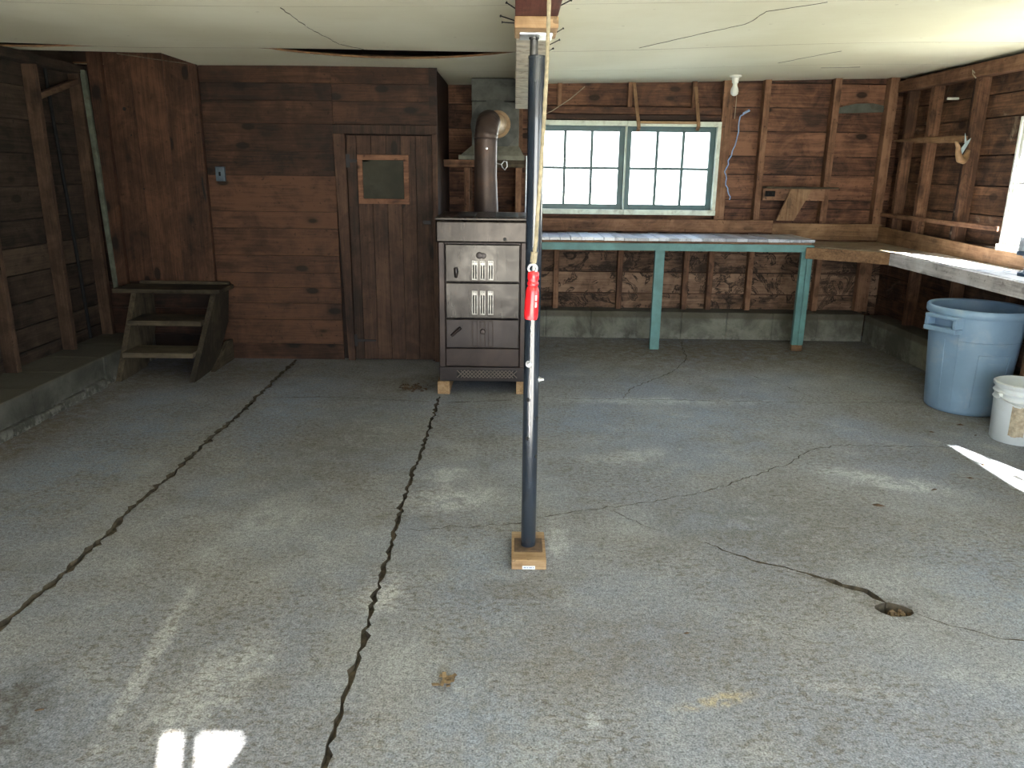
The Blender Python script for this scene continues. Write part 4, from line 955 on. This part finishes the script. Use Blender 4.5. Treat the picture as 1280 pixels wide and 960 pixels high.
for i in range(42):
    a = random.uniform(0, 6.28); c = Vector((1.442 + random.uniform(-.035, .035), 2.512 + random.uniform(-.026, .03), -.045 + random.uniform(0, .03)))
    m.beam(c, c + Vector((math.cos(a) * .014, math.sin(a) * .014, .004)), .010, .010)
solo(m, 'drain_rubble', 'leaf', 'crumbled dirt in the drain hole of the floor', 'rubble', None, 'stuff')
m = MB()
for i in range(60):
    a = random.uniform(0, 6.28); l = random.uniform(.008, .022); c = Vector((random.gauss(-.72, .06), random.gauss(5.41, .05), .003))
    m.beam(c, c + Vector((math.cos(a) * l, math.sin(a) * l, random.uniform(0, .008))), .010, .004)
solo(m, 'leaf_debris', 'chip', 'scatter of dead leaf crumbs on the floor before the plank door', 'debris', None, 'stuff')

# ------------------------------------------------------------------ light
w = bpy.data.worlds.new('sky'); S.world = w; w.use_nodes = True
nt = w.node_tree; nt.nodes.clear(); g = N(nt)
out = nt.nodes.new('ShaderNodeOutputWorld'); bg = nt.nodes.new('ShaderNodeBackground')
tc = g.new('ShaderNodeTexCoord'); sp = g.new('ShaderNodeSeparateXYZ'); g.put(sp.inputs[0], tc.outputs['Generated'])
col = g.ramp(sp.outputs[2], [(0.0, (.98, 1.0, 1.0)), (.25, (.78, .89, 1.0)), (1.0, (.48, .68, 1.0))])
nt.links.new(col, bg.inputs[0]); bg.inputs[1].default_value = 1.0
nt.links.new(bg.outputs[0], out.inputs[0])
sun = bpy.data.lights.new('sun', 'SUN'); sun.energy = 14; sun.angle = math.radians(.6); sun.color = (1, .95, .86)
so = bpy.data.objects.new('sun', sun); C.objects.link(so)
so.rotation_euler = Vector((-.5, 1.45, -1)).to_track_quat('-Z', 'Y').to_euler(); so.location = (5, -14, 12)
def portal(name, loc, direction, sx, sy):
    l = bpy.data.lights.new(name, 'AREA'); l.shape = 'RECTANGLE'; l.size = sx; l.size_y = sy; l.cycles.is_portal = True
    o = bpy.data.objects.new(name, l); C.objects.link(o); o.location = loc; o.rotation_euler = Vector(direction).to_track_quat('-Z', 'Y').to_euler()
portal('portal_back', (1.0, 7.50, 1.585), (0, -1, 0), 1.8, .85)
portal('portal_side', (3.57, 4.68, 1.48), (-1, 0, 0), 1.7, .9)
portal('portal_side_near', (3.60, .40, 1.46), (-1, 0, 0), 3.3, .9)
portal('portal_door', ((DX0 + DX1) / 2, -1.5, 1.0), (0, 1, 0), DX1 - DX0, 2.1)

# ------------------------------------------------------------------ camera
cam = bpy.data.cameras.new('camera'); co = bpy.data.objects.new('camera', cam); C.objects.link(co)
cam.sensor_fit = 'HORIZONTAL'; cam.sensor_width = 36; cam.lens = 36 * 961 / 1280; cam.clip_start = .02
P = math.radians(15.6); R = math.radians(.67)
f = Vector((0, math.cos(P), -math.sin(P))); u0 = Vector((0, math.sin(P), math.cos(P))); r0 = Vector((1, 0, 0))
rt = r0 * math.cos(R) + u0 * math.sin(R); up = u0 * math.cos(R) - r0 * math.sin(R)
co.matrix_world = Matrix(((rt.x, up.x, -f.x, 0), (rt.y, up.y, -f.y, 0), (rt.z, up.z, -f.z, 1.55), (0, 0, 0, 1)))
S.camera = co
S.view_settings.view_transform = 'Standard'; S.view_settings.look = 'None'; S.view_settings.gamma = 1; S.view_settings.use_curve_mapping = False
S.view_settings.exposure = 3.6
S.cycles.max_bounces = 14; S.cycles.diffuse_bounces = 8; S.cycles.glossy_bounces = 5; S.cycles.transparent_max_bounces = 12
S.cycles.use_denoising = True; S.cycles.sample_clamp_indirect = 8; S.cycles.caustics_reflective = False; S.cycles.caustics_refractive = False
